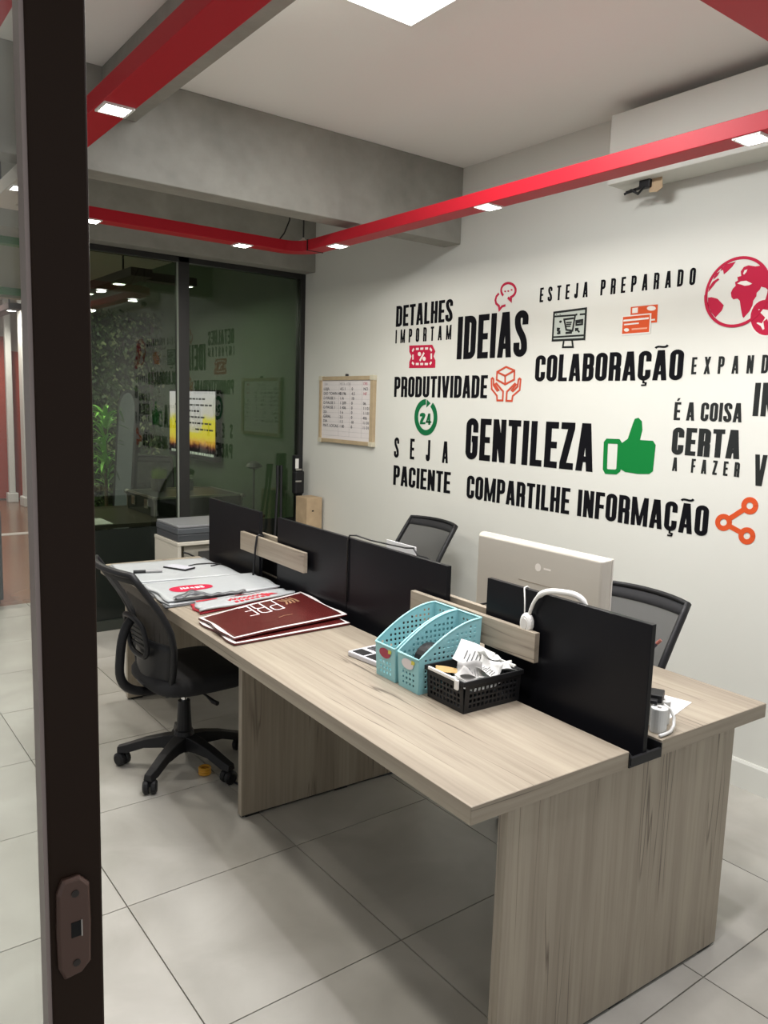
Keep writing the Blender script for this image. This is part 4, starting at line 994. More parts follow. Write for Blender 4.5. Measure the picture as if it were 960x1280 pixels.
# calculator
cl = thing('calculator', 'grey and white desk calculator beside the turquoise basket', 'calculator', dk(1.485, 2.115, ZD), DD+0.12)
MB().box(-0.07, 0.075, -0.085, 0.085, 0, 0.018).build('body', mat('pale_grey_plastic', (0.55, 0.54, 0.56), 0.4), cl, bevel=0.004)
MB().box(-0.062, -0.01, -0.06, -0.0, 0.018, 0.0195).build('display', BLACKP, cl)
MB().box(-0.062, -0.02, 0.012, 0.07, 0.018, 0.0195).build('key_block', BLACKP, cl)
for i in range(4):
    for j in range(4): MB().box(0.0+i*0.018, 0.013+i*0.018, -0.07+j*0.035, -0.042+j*0.035, 0.018, 0.021).build('key', mat('dark_key', (0.06, 0.06, 0.065), 0.4), cl)

# ================================================================== THINGS ON THE FAR SIDE OF THE DESK
mo = thing('all_in_one_monitor', 'champagne coloured all in one monitor seen from behind', 'monitor', dk(1.975, 1.870, ZD), DD)
W2, z0, z1 = 0.304, 0.075, 0.398
def mring(sc, x, dz=0): return [(x, -W2*sc, z0+(z1-z0)*(1-sc)/2), (x, W2*sc, z0+(z1-z0)*(1-sc)/2), (x, W2*sc, z1-(z1-z0)*(1-sc)/2), (x, -W2*sc, z1-(z1-z0)*(1-sc)/2)]
MB().loft([mring(0.95, -0.022), mring(0.988, -0.006), mring(1.0, 0.004), mring(1.0, 0.012)]).build('back_cover', BEIGE, mo, bevel=0.006, seg=3)
MB().box(0.012, 0.018, -W2, W2, z0, z1).build('bezel', mat('pale_bezel', (0.58, 0.55, 0.49), 0.3), mo, bevel=0.002)
MB().box(0.018, 0.0185, -W2+0.012, W2-0.012, z0+0.03, z1-0.012).build('screen', mat('dark_screen', (0.01, 0.01, 0.012), 0.15), mo)
MB().box(-0.0226, -0.021, -0.13, 0.07, 0.262, 0.2655).build('vent_slot', mat('taupe_slot', (0.28, 0.24, 0.19), 0.5), mo)
lg = MB(); lg.add([(-0.0227, -0.02+0.014*math.cos(2*PI*k/20), 0.322+0.014*math.sin(2*PI*k/20)) for k in range(20)], [tuple(range(20))]); lg.build('round_logo', mat('pale_logo', (0.68, 0.63, 0.56), 0.3), mo)
MB().box(-0.0227, -0.022, -0.078, -0.046, 0.319, 0.325).build('logo_word', mat('pale_logo', (0.68, 0.63, 0.56), 0.3), mo)
MB().prism([(-0.025, 0.20), (-0.075, 0.01), (-0.065, 0.01), (-0.012, 0.16)], 'y', -0.06, 0.06).build('stand_arm', BEIGE, mo)
MB().box(-0.10, 0.11, -0.11, 0.11, 0.0, 0.01).build('stand_foot', BEIGE, mo, bevel=0.004)
# headphones hung over the near screen
hp = thing('headphones', 'white headphones hung over the top of the near black divider', 'headphones', (0, 0, 0), DD)
band = bez((1.660, 1.597, 0.995), (1.658, 1.575, 1.075), (1.662, 1.535, 1.083), (1.680, 1.49, 1.084), 12) + bez((1.680, 1.49, 1.084), (1.695, 1.455, 1.085), (1.713, 1.425, 1.085), (1.716, 1.405, 0.99), 12)[1:]
rad = [0.0055]*len(band)
for k in range(5, len(band)-5): rad[k] = 0.0085
MB().tube(band, rad, 10).build('headband', WHITEPL, hp, smooth=True)
for (x, y, z), sg in (((1.655, 1.603, 0.968), -1), ((1.718, 1.402, 0.960), 1)):
    c = MB(); c.loft([[(x+dx*sg, y+r*math.cos(2*PI*j/20)*0.75, z+r*1.05*math.sin(2*PI*j/20)) for j in range(20)] for dx, r in ((-0.014, 0.026), (-0.008, 0.030), (0.004, 0.030), (0.009, 0.022))])
    e = c.build('ear_cup', WHITEPL, hp, smooth=False, bevel=0.002)
    c = MB(); c.loft([[(x+dx*sg, y+r*math.cos(2*PI*j/20)*0.75, z+r*1.05*math.sin(2*PI*j/20)) for j in range(20)] for dx, r in ((0.009, 0.017), (0.0105, 0.016))]); c.build('cup_disc', mat('pale_grey_disc', (0.6, 0.58, 0.54), 0.3), e)
MB().tube([(1.656, 1.612, 0.985), (1.664, 1.622, 1.03), (1.672, 1.635, 1.068), (1.686, 1.637, 1.0695), (1.701, 1.64, 1.06), (1.706, 1.645, 0.97)], 0.0022, 6).build('cord', WHITEPL, hp, smooth=True)
# wire hanging over the middle screen and white papers on a stand behind it
wr = MB().tube([(1.672, 2.628, 0.80), (1.672, 2.628, 1.05), (1.676, 2.620, 1.075), (1.690, 2.59, 1.078), (1.70, 2.50, 1.072), (1.715, 2.38, 1.072), (1.72, 2.30, 1.074), (1.722, 2.255, 1.080), (1.724, 2.235, 1.062), (1.73, 2.23, 1.03), (1.735, 2.24, 0.95)], 0.0036, 6).build('bent_wire_rod', BLACKM, loc=(0, 0, 0), rz=DD, smooth=True)
tag(wr, 'thin black bent rod hooked over the middle dividing screen', 'rod')
pp = thing('paper_stand', 'white paper sheets standing behind the middle dividing screen', 'paper', dk(1.86, 2.52, ZD), DD)
MB().add([(0.0, -0.10, 0.305), (0.0, 0.10, 0.305), (0.02, 0.10, 0.0), (0.02, -0.10, 0.0)], [(0, 1, 2, 3)]).build('sheet', PAPER, pp, solid=0.004)
MB().box(-0.01, 0.06, -0.09, 0.09, 0.0, 0.006).build('base', BLACKP, pp)
# near end of the far desktop: paper rolls, adapter, cable, papers, pen cup behind the screen
for i, (x, y) in enumerate(((1.797, 1.228), (1.858, 1.262), (1.812, 1.286))):
    t = thing('till_roll', ['white till roll nearest the end of the far desktop', 'white till roll under the black power adapter', 'white till roll hidden furthest behind the near screen'][i], 'paper roll', dk(x, y, ZD), DD, 'white till rolls by the near screen')
    MB().cyl((0, 0), 0.0225, 0, 0.066, 22).build('roll', RECP, t, bevel=0.001); MB().cyl((0, 0), 0.006, 0.066, 0.0668, 12).build('core', mat('dark_core', (0.15, 0.14, 0.13), 0.7), t)
ad = thing('power_adapter', 'black power adapter resting on the white till rolls', 'adapter', dk(1.836, 1.272, ZD+0.0672), DD+0.5)
MB().box(-0.028, 0.032, -0.022, 0.022, 0, 0.022).build('body', BLACKP, ad, bevel=0.003); MB().box(-0.050, -0.028, -0.012, 0.012, 0.002, 0.013).build('plug', BLACKP, ad, bevel=0.002)
wc = MB().tube([(1.826, 1.236, 0.806), (1.838, 1.222, 0.795), (1.842, 1.212, 0.775), (1.832, 1.204, 0.757), (1.81, 1.198, 0.747), (1.785, 1.196, 0.746), (1.760, 1.196, 0.746)], 0.0045, 8).build('charging_cable', WHITEPL, rz=DD, smooth=True)
tag(wc, 'thick white cable curling in front of the till rolls', 'cable')
for i, (x, y, w, l, r, dz) in enumerate(((1.93, 1.42, 0.21, 0.29, 0.25, 0), (1.90, 1.40, 0.15, 0.21, -0.2, 0.0013))):
    o = MB().box(-w/2, w/2, -l/2, l/2, 0, 0.001).build('paper_sheet', PAPER, loc=dk(x, y, ZD+dz), rz=DD+r)
    tag(o, ['larger white paper sheet lying on the far desktop', 'smaller white paper sheet on top of the larger one'][i], 'paper', 'papers on the far desktop')
lc = MB().tube([(1.80, 1.44, 0.7475), (1.88, 1.44, 0.748), (1.98, 1.41, 0.750), (2.01, 1.37, 0.748), (1.96, 1.36, 0.749), (1.88, 1.39, 0.748), (1.80, 1.36, 0.748)], 0.0018, 6).build('thin_cable', mat('grey_cable', (0.35, 0.33, 0.37), 0.5), rz=DD, smooth=True)
tag(lc, 'thin grey cable looped over the white papers', 'cable')
cpn = thing('pen_cup', 'dark pen cup hidden behind the near divider', 'pen cup', dk(1.90, 1.445, ZD+0.003), DD)
MB().lathe((0, 0, 0), [(0.034, 0), (0.037, 0.09), (0.034, 0.09), (0.031, 0.006)], 18).build('cup', BLACKP, cpn)
pn = thing('pen', 'dark pen with red tip poking out beside the near divider', 'pen', dk(1.90, 1.445, ZD+0.012), DD)
MB().tube([(-0.01, 0.015, 0.0), (0.052, -0.083, 0.172)], 0.005, 8).build('barrel', mat('dark_blue_plastic', (0.02, 0.015, 0.03), 0.4), pn); MB().tube([(0.0523, -0.0835, 0.173), (0.0585, -0.093, 0.186)], 0.0052, 8).build('tip', mat('dull_red_tip', (0.25, 0.08, 0.06), 0.4), pn)
# cables on the wall end of the far rail and added black box between the screens
for i, pts_ in enumerate(([(1.625, 3.40, 0.747), (1.632, 3.39, 0.90), (1.637, 3.385, 0.955), (1.65, 3.385, 0.962), (1.668, 3.385, 0.955), (1.668, 3.385, 0.80)],)):
    o = MB().tube(pts_, 0.005, 8).build('extension_cord', BLACKP, rz=DD, smooth=True); tag(o, 'black cord looped over the far oak rail', 'cord')
rnd = random.Random(3); pts_ = []
for k in range(40):
    a = k*0.9; pts_.append((1.80+0.02*math.cos(a)+0.004*rnd.random(), 3.30+0.10*math.sin(a*0.37)+0.02*math.sin(a), 0.748+0.030*(0.5+0.5*math.sin(a*1.7))))
o = MB().tube(pts_, 0.003, 6).build('cable_tangle', mat('grey_white_cable', (0.3, 0.3, 0.3), 0.5), rz=DD, smooth=True); tag(o, 'tangle of grey cables under the far oak rail', 'cable')
ks = MB().tube([(1.775, 2.10, 0.745), (1.78, 2.03, 0.80), (1.79, 1.95, 0.93), (1.80, 1.88, 0.955), (1.815, 1.80, 0.93), (1.83, 1.74, 0.85), (1.84, 1.72, 0.76)], 0.004, 8).build('monitor_cable', BLACKP, rz=DD, smooth=True)
tag(ks, 'black cable arching in front of the champagne monitor', 'cable')

cbx = MB().box(0, 0.12, 0, 0.58, 0, 0.115).build('cable_box', BLACKP, loc=dk(1.755, 3.05, ZD), rz=DD, bevel=0.006); tag(cbx, 'black cable box on the far desktop behind the far oak rail', 'box')  # added to darken the gap where the desktop showed under the rail
# yellow toy, floor cable
yt = thing('yellow_ring_toy', 'small yellow plastic ring on the floor under the chair', 'toy', (1.344, 2.985, 0.0))
for k in range(3):
    rg = [(0.022*math.cos(2*PI*j/20), 0.022*math.sin(2*PI*j/20), 0.007+0.011*k) for j in range(20)]
    MB().tube(rg, 0.006, 8, closed=True).build('ring', mat('amber_plastic', (0.62, 0.30, 0.02), 0.4), yt, smooth=True)
fc = MB().tube([(1.40, 2.93, 0.006), (1.42, 2.85, 0.006), (1.46, 2.76, 0.006), (1.60, 2.66, 0.006), (1.85, 2.60, 0.006), (2.05, 2.585, 0.006)], 0.005, 8).build('floor_cable', mat('dark_blue_cable', (0.02, 0.025, 0.035), 0.5), smooth=True)
fc2 = None
for v in fc.data.vertices: pass
fc.location = (0, -0.045, 0); tag(fc, 'dark cable running over the floor along the middle leg panel', 'cable')

# ================================================================== BEYOND THE DESK END
cab = thing('printer_cabinet', 'small beige cabinet with cable opening carrying the printer', 'cabinet', (1.79, 4.35, 0))
g = MB(); CW, CD, CH = 0.44, 0.37, 0.757
g.box(0, 0.02, 0, CD, 0, CH-0.02).box(CW-0.02, CW, 0, CD, 0, CH-0.02).box(0.02, CW-0.02, CD-0.015, CD, 0, CH-0.02).box(0.02, CW-0.02, 0, CD-0.015, 0.04, 0.06)
g.build('body', mat('beige_laminate', (0.55, 0.52, 0.44), 0.5), cab, bevel=0.001)
MB().box(-0.003, CW+0.003, -0.004, CD, CH-0.02, CH).build('top', mat('beige_laminate', (0.55, 0.52, 0.44), 0.5), cab, bevel=0.002)
MB().box(0.05, CW-0.02, 0.03, 0.045, 0.40, CH-0.02).build('rear_plate', mat('olive_grey_plate', (0.36, 0.34, 0.28), 0.5), cab)
MB().box(0.14, 0.36, 0.02, 0.03, 0.60, 0.69).build('port_block', mat('dark_port', (0.06, 0.06, 0.055), 0.5), cab)
MB().tube([(0.03, -0.004, 0.70), (0.06, -0.01, 0.69), (0.12, -0.012, 0.655), (0.20, -0.01, 0.60), (0.28, 0.0, 0.5)], 0.005, 8).build('cable', BLACKP, cab, smooth=True)
pr = thing('printer', 'flat dark grey printer with lighter lid on the beige cabinet', 'printer', (1.795, 4.36, 0.757))
MB().box(0, 0.42, 0, 0.34, 0, 0.045).build('base', mat('charcoal_plastic', (0.045, 0.05, 0.055), 0.4), pr, bevel=0.006)
MB().box(-0.003, 0.423, -0.003, 0.343, 0.045, 0.082).build('body', mat('slate_plastic', (0.07, 0.078, 0.085), 0.4), pr, bevel=0.006)
MB().box(0.0, 0.42, 0.0, 0.34, 0.082, 0.098).build('lid', mat('grey_lid', (0.17, 0.175, 0.18), 0.4), pr, bevel=0.005)

# tripods and box in the corner by the glass
tr = thing('folded_tripod', 'folded black tripod leaning in the corner by the glass', 'tripod', (3.10, 5.215, 0))
for x0_, x1_ in ((-0.07, 0.015), (-0.01, 0.02), (0.03, 0.03)):
    MB().tube([(x0_, -0.06, 0.0), (x1_, 0.0, 0.80), (x1_+0.004, 0.01, 0.98)], [0.010, 0.012, 0.014], 8).build('leg', BLACKP, tr)
MB().box(-0.02, 0.062, -0.03, 0.03, 0.90, 1.08).build('head', BLACKP, tr, bevel=0.012)
MB().box(-0.024, 0.004, -0.034, -0.030, 1.10, 1.175).build('clamp_plate', WHITEPL, tr); MB().box(-0.02, 0.045, -0.028, 0.028, 1.08, 1.20).build('clamp', BLACKP, tr, bevel=0.006)
for z in (1.085, 0.995): MB().box(-0.02, 0.03, -0.036, -0.030, z, z+0.012).build('lever', ALU, tr)
cx = thing('folded_stand', 'thin black folded stand leaning against the glass', 'stand', (2.90, 5.23, 0))
for a, b in ((-0.05, 0.06), (0.04, 0.09)): MB().tube([(a, -0.09, 0.0), (b, 0.02, 0.95), (b+0.008, 0.035, 1.12)], [0.009, 0.011, 0.014], 8).build('leg', BLACKP, cx)
bxx = thing('cardboard_box', 'tall raw cardboard box beside the wall in the far corner', 'box', (3.06, 4.98, 0))
MB().box(0, 0.135, 0, 0.16, 0, 0.895).build('carton', WOODBOX, bxx, bevel=0.003); MB().box(0.045, 0.062, -0.0015, 0.0, 0.79, 0.80).build('hand_hole', mat('hole_black', (0.003, 0.003, 0.003), 0.9), bxx)

# ================================================================== BEHIND THE GLASS
tbk = thing('side_table', 'dark table standing directly behind the glass', 'table', (1.55, 5.42, 0))
MB().box(0, 1.40, 0, 0.95, 0.695, 0.722).build('top', mat('dark_brown_top', (0.06, 0.048, 0.035), 0.3), tbk, bevel=0.003)
for x in (0.02, 1.32):
    for y in (0.02, 0.87): MB().box(x, x+0.06, y, y+0.06, 0, 0.695).build('leg', BLACKM, tbk)
o = MB().box(0, 0.21, 0, 0.29, 0, 0.002).build('paper_sheet', PAPER, loc=(1.56, 5.44, 0.7225)); tag(o, 'white paper on the table behind the glass', 'paper')
fcs = thing('flight_case', 'black equipment case with metal edges behind the glass', 'case', (2.125, 5.60, 0.7225))
CW, CD, CH = 0.72, 0.60, 0.150
MB().box(0.006, CW-0.006, 0.006, CD-0.006, 0, CH-0.006).build('body', mat('black_case_laminate', (0.035, 0.035, 0.035), 0.4), fcs)
for a, b, c, d, e, f in ((0, CW, 0, 0.016, CH-0.016, CH), (0, CW, CD-0.016, CD, CH-0.016, CH), (0, 0.016, 0.016, CD-0.016, CH-0.016, CH), (CW-0.016, CW, 0.016, CD-0.016, CH-0.016, CH), (0, 0.016, 0, 0.016, 0, CH-0.016), (CW-0.016, CW, 0, 0.016, 0, CH-0.016), (0, 0.016, CD-0.016, CD, 0, CH-0.016)):
    MB().box(a, b, c, d, e, f).build('metal_edge', ALU, fcs)
for x, y in ((0, 0), (CW, 0), (0, CD)): MB().lathe((x, y, CH-0.012), [(0.0, -0.02), (0.018, -0.012), (0.022, 0.0), (0.015, 0.012), (0.0, 0.018)], 10).build('corner_ball', ALU, fcs)
MB().box(-0.008, 0.006, 0.12, 0.20, 0.05, 0.12).build('latch', CHROME, fcs, bevel=0.004); MB().box(-0.008, 0.006, 0.40, 0.48, 0.05, 0.12).build('latch', CHROME, fcs, bevel=0.004)
gp = thing('potted_grass', 'small grey pot of yellow green grass on the equipment case', 'potted plant', (2.32, 6.02, 0.8725))
MB().lathe((0, 0, 0), [(0.055, 0), (0.065, 0.10), (0.060, 0.10), (0.05, 0.085)], 16).build('pot', mat('grey_brown_pot', (0.14, 0.125, 0.10), 0.7), gp)
rnd = random.Random(5); g = MB()
for k in range(160):
    a = rnd.random()*2*PI; r = rnd.random()*0.05; x, y = r*math.cos(a), r*math.sin(a); l = 0.06+0.05*rnd.random(); ox, oy = math.cos(a)*0.04*rnd.random(), math.sin(a)*0.04*rnd.random()
    g.add([(x-0.003, y, 0.085), (x+0.003, y, 0.085), (x+ox, y+oy, 0.09+l)], [(0, 1, 2)])
g.build('grass', mat('bright_grass', (0.30, 0.42, 0.02), 0.5), gp)['kind'] = 'stuff'
bt = thing('bottle', 'small white capped bottle on the equipment case', 'bottle', (2.56, 5.97, 0.8725))
MB().lathe((0, 0, 0), [(0.026, 0), (0.028, 0.01), (0.028, 0.075), (0.016, 0.09)], 16).build('body', mat('dark_clear_bottle', (0.10, 0.12, 0.10), 0.2), bt); MB().lathe((0, 0, 0.09), [(0.019, 0), (0.019, 0.032)], 14).build('cap', WHITEPL, bt)
sd = thing('floor_stand', 'thin grey lamp stand behind the glass', 'stand', (3.02, 5.75, 0))
MB().cyl((0, 0), 0.10, 0, 0.015, 18).build('base', BLACKM, sd); MB().cyl((0, 0), 0.008, 0.015, 1.05, 8).build('pole', mat('grey_green_metal', (0.06, 0.07, 0.06), 0.4), sd); MB().lathe((0, 0, 1.05), [(0.02, 0), (0.07, 0.02), (0.05, 0.05), (0.01, 0.07)], 14).build('lamp_head', mat('grey_green_metal', (0.06, 0.07, 0.06), 0.4), sd)

# television on the green wall
tv = thing('television', 'wall mounted television showing a yellow sunset text slide', 'television', (WX-0.02, 7.30, 1.06))
MB().box(-0.05, 0, -0.565, 0.565, -0.035, 0.635).build('body', BLACKP, tv, bevel=0.004)
MB().box(0, 0.019, -0.15, 0.15, 0.2, 0.4).build('wall_bracket', BLACKM, tv)
def screen_mat():
    m = bpy.data.materials.new('sunset_slide'); m.use_nodes = True; nt = m.node_tree; b = nt.nodes['Principled BSDF']
    tc = nt.nodes.new('ShaderNodeTexCoord'); sp = nt.nodes.new('ShaderNodeSeparateXYZ'); nt.links.new(tc.outputs['Object'], sp.inputs[0])
    n = nt.nodes.new('ShaderNodeTexNoise'); n.inputs['Scale'].default_value = 9; n.inputs['Detail'].default_value = 4; nt.links.new(tc.outputs['Object'], n.inputs['Vector'])
    mp = nt.nodes.new('ShaderNodeMapRange'); mp.inputs['From Min'].default_value = 0.0; mp.inputs['From Max'].default_value = 0.62; nt.links.new(sp.outputs['Z'], mp.inputs['Value'])
    sb_ = nt.nodes.new('ShaderNodeMath'); sb_.operation = 'SUBTRACT'; sb_.inputs[1].default_value = 0.5; nt.links.new(n.outputs['Fac'], sb_.inputs[0])
    ml = nt.nodes.new('ShaderNodeMath'); ml.operation = 'MULTIPLY'; ml.inputs[1].default_value = 0.22; nt.links.new(sb_.outputs[0], ml.inputs[0])
    ad = nt.nodes.new('ShaderNodeMath'); ad.operation = 'ADD'; nt.links.new(mp.outputs[0], ad.inputs[0]); nt.links.new(ml.outputs[0], ad.inputs[1])
    # pull the lilac glow down in the middle of the slide
    ya = nt.nodes.new('ShaderNodeMath'); ya.operation = 'ADD'; ya.inputs[1].default_value = 0.10; nt.links.new(sp.outputs['Y'], ya.inputs[0])
    yb = nt.nodes.new('ShaderNodeMath'); yb.operation = 'ABSOLUTE'; nt.links.new(ya.outputs[0], yb.inputs[0])
    yc = nt.nodes.new('ShaderNodeMapRange'); yc.inputs['From Min'].default_value = 0.14; yc.inputs['From Max'].default_value = 0.18; yc.inputs['To Min'].default_value = 0.22; yc.inputs['To Max'].default_value = 0.0; nt.links.new(yb.outputs[0], yc.inputs['Value'])
    gt = nt.nodes.new('ShaderNodeMath'); gt.operation = 'GREATER_THAN'; gt.inputs[1].default_value = 0.36; nt.links.new(mp.outputs[0], gt.inputs[0])
    yd = nt.nodes.new('ShaderNodeMath'); yd.operation = 'MULTIPLY'; nt.links.new(yc.outputs[0], yd.inputs[0]); nt.links.new(gt.outputs[0], yd.inputs[1])
    a2 = nt.nodes.new('ShaderNodeMath'); a2.operation = 'ADD'; nt.links.new(ad.outputs[0], a2.inputs[0]); nt.links.new(yd.outputs[0], a2.inputs[1])
    r = nt.nodes.new('ShaderNodeValToRGB'); e = r.color_ramp.elements
    e[0].position = 0.10; e[0].color = (0.01, 0.005, 0.01, 1); e[1].position = 1.0; e[1].color = (0.72, 0.60, 0.75, 1)
    for p_, c_ in ((0.15, (0.12, 0.02, 0.02)), (0.20, (0.75, 0.32, 0.06)), (0.30, (0.85, 0.60, 0.02)), (0.55, (0.80, 0.62, 0.04)), (0.68, (0.72, 0.58, 0.62))):
        k = e.new(p_); k.color = (*c_, 1)
    nt.links.new(a2.outputs[0], r.inputs[0]); nt.links.new(r.outputs[0], b.inputs['Emission Color']); b.inputs['Emission Strength'].default_value = 1.7
    b.inputs['Base Color'].default_value = (0.01, 0.01, 0.01, 1); b.inputs['Roughness'].default_value = 0.3
    return m
scr = MB().box(-0.0515, -0.05, -0.545, 0.545, 0.0, 0.62).build('screen', screen_mat(), tv)
g = MB(); rnd = random.Random(11)
for k, (a, b) in enumerate(((0.38, -0.30), (0.40, -0.42), (0.35, -0.20), (0.35, -0.30), (0.40, -0.45), (-0.10, -0.42))):
    z = 0.54-k*0.058
    y = a
    while y > b:
        w = 0.03+0.06*rnd.random()
        g.add([(-0.0522, y, z), (-0.0522, y-w, z), (-0.0522, y-w, z+0.016), (-0.0522, y, z+0.016)], [(0, 1, 2, 3)]); y -= w+0.018
g.build('slide_text', mat('slide_ink', (0.02, 0.01, 0.02), 0.6), scr)
g = MB(); y = 0.50
while y > -0.5:
    w = 0.03+0.05*rnd.random(); g.add([(-0.0522, y, 0.012), (-0.0522, y-w, 0.012), (-0.0522, y-w, 0.036), (-0.0522, y, 0.036)], [(0, 1, 2, 3)]); y -= w+0.012
g.build('slide_caption', mat('slide_white', (0.5, 0.5, 0.5), 0.6, emis=(0.8, 0.8, 0.8), estr=0.8), scr)

# leafy screen of hanging plants
def leaf_mat(name, c):
    return mat(name, c, 0.45, noise=0.45, nscale=7)
pw = thing('hanging_plant_screen', 'tall screen of dark trailing vines behind the glass', 'plant', (2.65, 8.35, 0))
for x in (-0.35, 0.50): MB().box(x-0.02, x+0.02, -0.02, 0.02, 0, 2.45).build('post', mat('brown_post', (0.07, 0.05, 0.035), 0.6), pw)
MB().box(-0.35, 0.50, -0.02, 0.02, 2.41, 2.45).build('top_bar', mat('brown_post', (0.07, 0.05, 0.035), 0.6), pw)
MB().box(-0.33, 0.48, 0.03, 0.04, 0.1, 2.41).build('backing', mat('dark_backing', (0.03, 0.035, 0.025), 0.8), pw)
rnd = random.Random(21)
for nm, mt, cnt in (('dark_vine_leaves', leaf_mat('vine_leaf', (0.06, 0.10, 0.035)), 2800), ('pale_vine_leaves', leaf_mat('pale_vine_leaf', (0.30, 0.34, 0.18)), 600)):
    g = MB()
    for k in range(cnt):
        x = rnd.uniform(-0.46, 0.56); z = rnd.uniform(0.25, 2.50); y = -0.03-abs(rnd.gauss(0, 0.12)); l = rnd.uniform(0.03, 0.065); w = l*rnd.uniform(0.25, 0.45)
        a = rnd.uniform(-0.9, 0.9); b = rnd.uniform(-0.8, 0.8)
        d = Vector((math.sin(a), -0.4*rnd.random(), -math.cos(a))).normalized(); e = Vector((math.cos(b), math.sin(b), 0.3*rnd.uniform(-1, 1))).normalized(); p = Vector((x, y, z))
        g.add([p, p+d*l*0.5+e*w, p+d*l, p+d*l*0.5-e*w], [(0, 1, 2, 3)])
    g.build(nm, mt, pw)['kind'] = 'stuff'
# bright strap-leaved plant
yp = thing('potted_dracaena', 'bright green strap leaved plant standing behind the glass', 'potted plant', (2.20, 6.95, 0))
MB().lathe((0, 0, 0), [(0.12, 0), (0.15, 0.30), (0.14, 0.30), (0.13, 0.26)], 18).build('pot', mat('dark_pot', (0.04, 0.04, 0.04), 0.5), yp)
MB().cyl((0, 0), 0.016, 0.26, 1.45, 8).build('stem', mat('stem_brown', (0.12, 0.09, 0.05), 0.7), yp)
lm = MB(); vs = []; fs = []
for k in range(8):
    t_ = k/7; w = 0.020*math.sin(PI*min(1, t_*0.92+0.08))**0.7; x = 0.30*t_; z = 0.16*math.sin(t_*1.9)-0.10*t_*t_*1.4
    vs += [(x, -w, z+0.004), (x, 0, z-0.003), (x, w, z+0.004)]
for k in range(7): a = k*3; fs += [(a, a+3, a+4, a+1), (a+1, a+4, a+5, a+2)]
lmesh = lm.add(vs, fs).mesh('leaf', leaf_mat('bright_strap_leaf', (0.26, 0.60, 0.10)), True)
rnd = random.Random(31)
for k in range(70):
    o = bpy.data.objects.new('leaf', lmesh); COL.objects.link(o); o.parent = yp; s_ = rnd.uniform(0.6, 1.1)
    o.location = (0, 0, rnd.uniform(0.75, 1.45)); o.rotation_euler = (0, rnd.uniform(-0.7, 0.35), k*2.4); o.scale = (s_, s_, s_)
# leaning arched mirror
mr = thing('leaning_mirror', 'tall arched black framed mirror leaning behind the glass', 'mirror', (2.15, 6.52, 0.003))
zax = Vector((0.075, 0.03, 1)).normalized(); nrm_ = Vector((math.cos(math.radians(-167)), math.sin(math.radians(-167)), 0))
xax = (-nrm_).cross(zax).normalized(); yax = zax.cross(xax)
mr.rotation_euler = Matrix((xax, yax, zax)).transposed().to_euler()
pr_ = [(-0.15, 0.0), (0.15, 0.0), (0.15, 1.52)] + [(0.15*math.cos(a), 1.52+0.15*math.sin(a)) for a in [PI*k/14 for k in range(1, 14)]] + [(-0.15, 1.52)]
MB().prism(pr_, 'y', 0.0, 0.03).build('frame', BLACKP, mr)
MB().prism([(u*0.78, 0.03+v*0.965) for u, v in pr_], 'y', -0.002, 0.0).build('mirror_glass', mat('mirror_silver', (0.24, 0.24, 0.24), 0.06, metal=1.0), mr)
c3 = dup(chA, (2.62, 7.1, 0), math.radians(250), 'dark chair standing behind the equipment case beyond the glass', scale=1.12); c3['group'] = 'chairs beyond the glass'

# hallway far left: lamps, fascias, red end wall, columns, dark pedestal
for i, (x, y) in enumerate(((2.12, 6.3), (2.55, 6.0), (2.12, 7.1), (2.12, 7.7), (1.95, 9.2), (1.95, 10.4))):
    track_lamp(x, y, TZ0+0.02, ['hall ceiling spotlight left of the mullion top', 'hall ceiling spotlight right of the mullion top', 'hall ceiling spotlight nearest the leafy screen', 'hall ceiling spotlight above the leafy screen', 'hall ceiling spotlight deep in the hall on the left', 'hall ceiling spotlight furthest back in the hall'][i], HALL_W*0.6, 'spotlights beyond the glass')
DTR = mat('dark_track', (0.05, 0.03, 0.03), 0.5)
hb = MB().box(2.04, 2.20, 5.8, 7.85, TZ0+0.02, TZ0+0.08).build('hall_track', DTR)
MB().box(2.20, 2.61, 5.94, 6.06, TZ0+0.02, TZ0+0.08).build('track_arm', DTR, hb)
for y in (6.2, 7.6): MB().cyl((2.12, y), 0.008, TZ0+0.08, ZC, 8).build('hanger_rod', BLACKM, hb)
tag(hb, 'dark lighting track hanging in the hall behind the glass', 'light track')
hb = MB().box(1.88, 2.02, 9.0, 10.6, TZ0+0.02, TZ0+0.08).build('hall_track', DTR)
for y in (9.3, 10.3): MB().cyl((1.95, y), 0.008, TZ0+0.08, ZC, 8).build('hanger_rod', BLACKM, hb)
tag(hb, 'far dark lighting track deep in the hall beyond the leafy screen', 'light track')
struct('trim_6', MB().box(-3.2, 1.36, 5.9, 6.0, 2.60, 2.655), GREENB, 'thin green fascia band under the hall ceiling, far left', 'fascia')
struct('trim_7', MB().box(-3.2, 1.80, 7.6, 7.8, 2.455, 2.52), mat('dark_green_fascia_paint', (0.025, 0.10, 0.03), 0.5), 'lower dark green fascia band in the hallway, far left', 'fascia')
struct('trim_8', MB().box(-3.2, 1.78, 7.8, 7.95, 2.46, ZC), mat('cream_soffit', (0.5, 0.46, 0.38), 0.6), 'cream soffit above the lower green fascia', 'soffit')
ew = struct('wall_hall_end', MB().box(-3.2, WX, 13.0, 13.2, 0, ZC), mat('pinkish_wall', (0.55, 0.47, 0.43), 0.6), 'pale end wall of the hallway with red panels', 'wall')
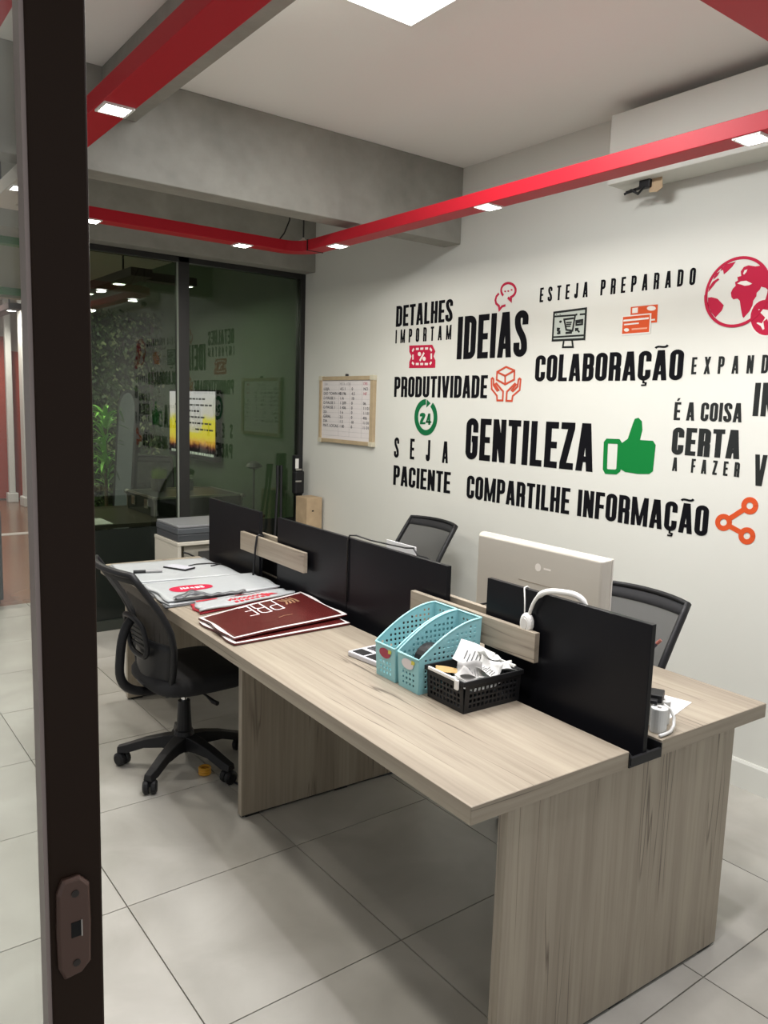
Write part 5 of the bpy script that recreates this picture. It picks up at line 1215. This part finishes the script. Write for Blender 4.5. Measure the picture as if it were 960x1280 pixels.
for a, b, h_ in ((2.30, 2.625, 2.45), (2.69, 2.93, 2.24)): MB().box(a, b, 12.96, 13.0, 0.02, h_).build('red_panel', REDW, ew)
for i, (a, b, y) in enumerate(((2.57, 2.655, 12.65), (2.655, 2.86, 12.1))):
    t = thing('column', ['slim white column at the far left end of the hallway', 'wide white column at the end of the hallway next to the door stile'][i], 'column', ((a+b)/2, y, 0), 0, 'white hallway columns')
    hw_ = (b-a)/2
    MB().box(-hw_, hw_, -hw_, hw_, 0.14, ZC).build('shaft', WHITEP, t, bevel=0.01); MB().box(-hw_-0.03, hw_+0.03, -hw_-0.03, hw_+0.03, 0, 0.14).build('plinth', WHITEP, t, bevel=0.01)
ped = thing('dark_pedestal', 'dark grey drawer pedestal at the left picture edge, seen through the door', 'pedestal', (0.80, 6.42, 0))
MB().box(0, 0.44, 0, 0.5, 0.03, 0.72).build('body', mat('slate_laminate', (0.025, 0.03, 0.035), 0.4), ped, bevel=0.004); MB().box(0.02, 0.42, -0.012, 0, 0.40, 0.70).build('drawer', mat('slate_laminate', (0.025, 0.03, 0.035), 0.4), ped); MB().box(0.02, 0.42, 0.02, 0.48, 0.0, 0.03).build('plinth', BLACKP, ped)
# hall downlights; the nearest one is added unseen to brighten the concrete beams
for i, (x, y) in enumerate(((0.35, 4.5), (0.9, 7.0), (1.4, 9.5), (2.35, 11.8))):
    t = thing('hall_downlight', ['round ceiling downlight in the hallway nearest the office', 'round ceiling downlight second along the hallway', 'round ceiling downlight third along the hallway', 'round ceiling downlight nearest the red end wall'][i], 'ceiling light', (x, y, ZC), 0, 'hallway downlights')
    MB().cyl((0, 0), 0.10, -0.015, 0, 20).build('ring', WHITEPL, t); MB().cyl((0, 0), 0.085, -0.018, -0.015, 20).build('lens', LEDM, t)
    L = bpy.data.lights.new('downlight_glow', 'SPOT'); L.energy = HALL_W*(2.0 if i == 0 else 5.0); L.spot_size = math.radians(140); L.spot_blend = 0.6; L.shadow_soft_size = 0.08; L.color = (1.0, 0.93, 0.84)
    lo = bpy.data.objects.new('downlight_glow', L); COL.objects.link(lo); lo.parent = t; lo.location = (0, 0, -0.03)
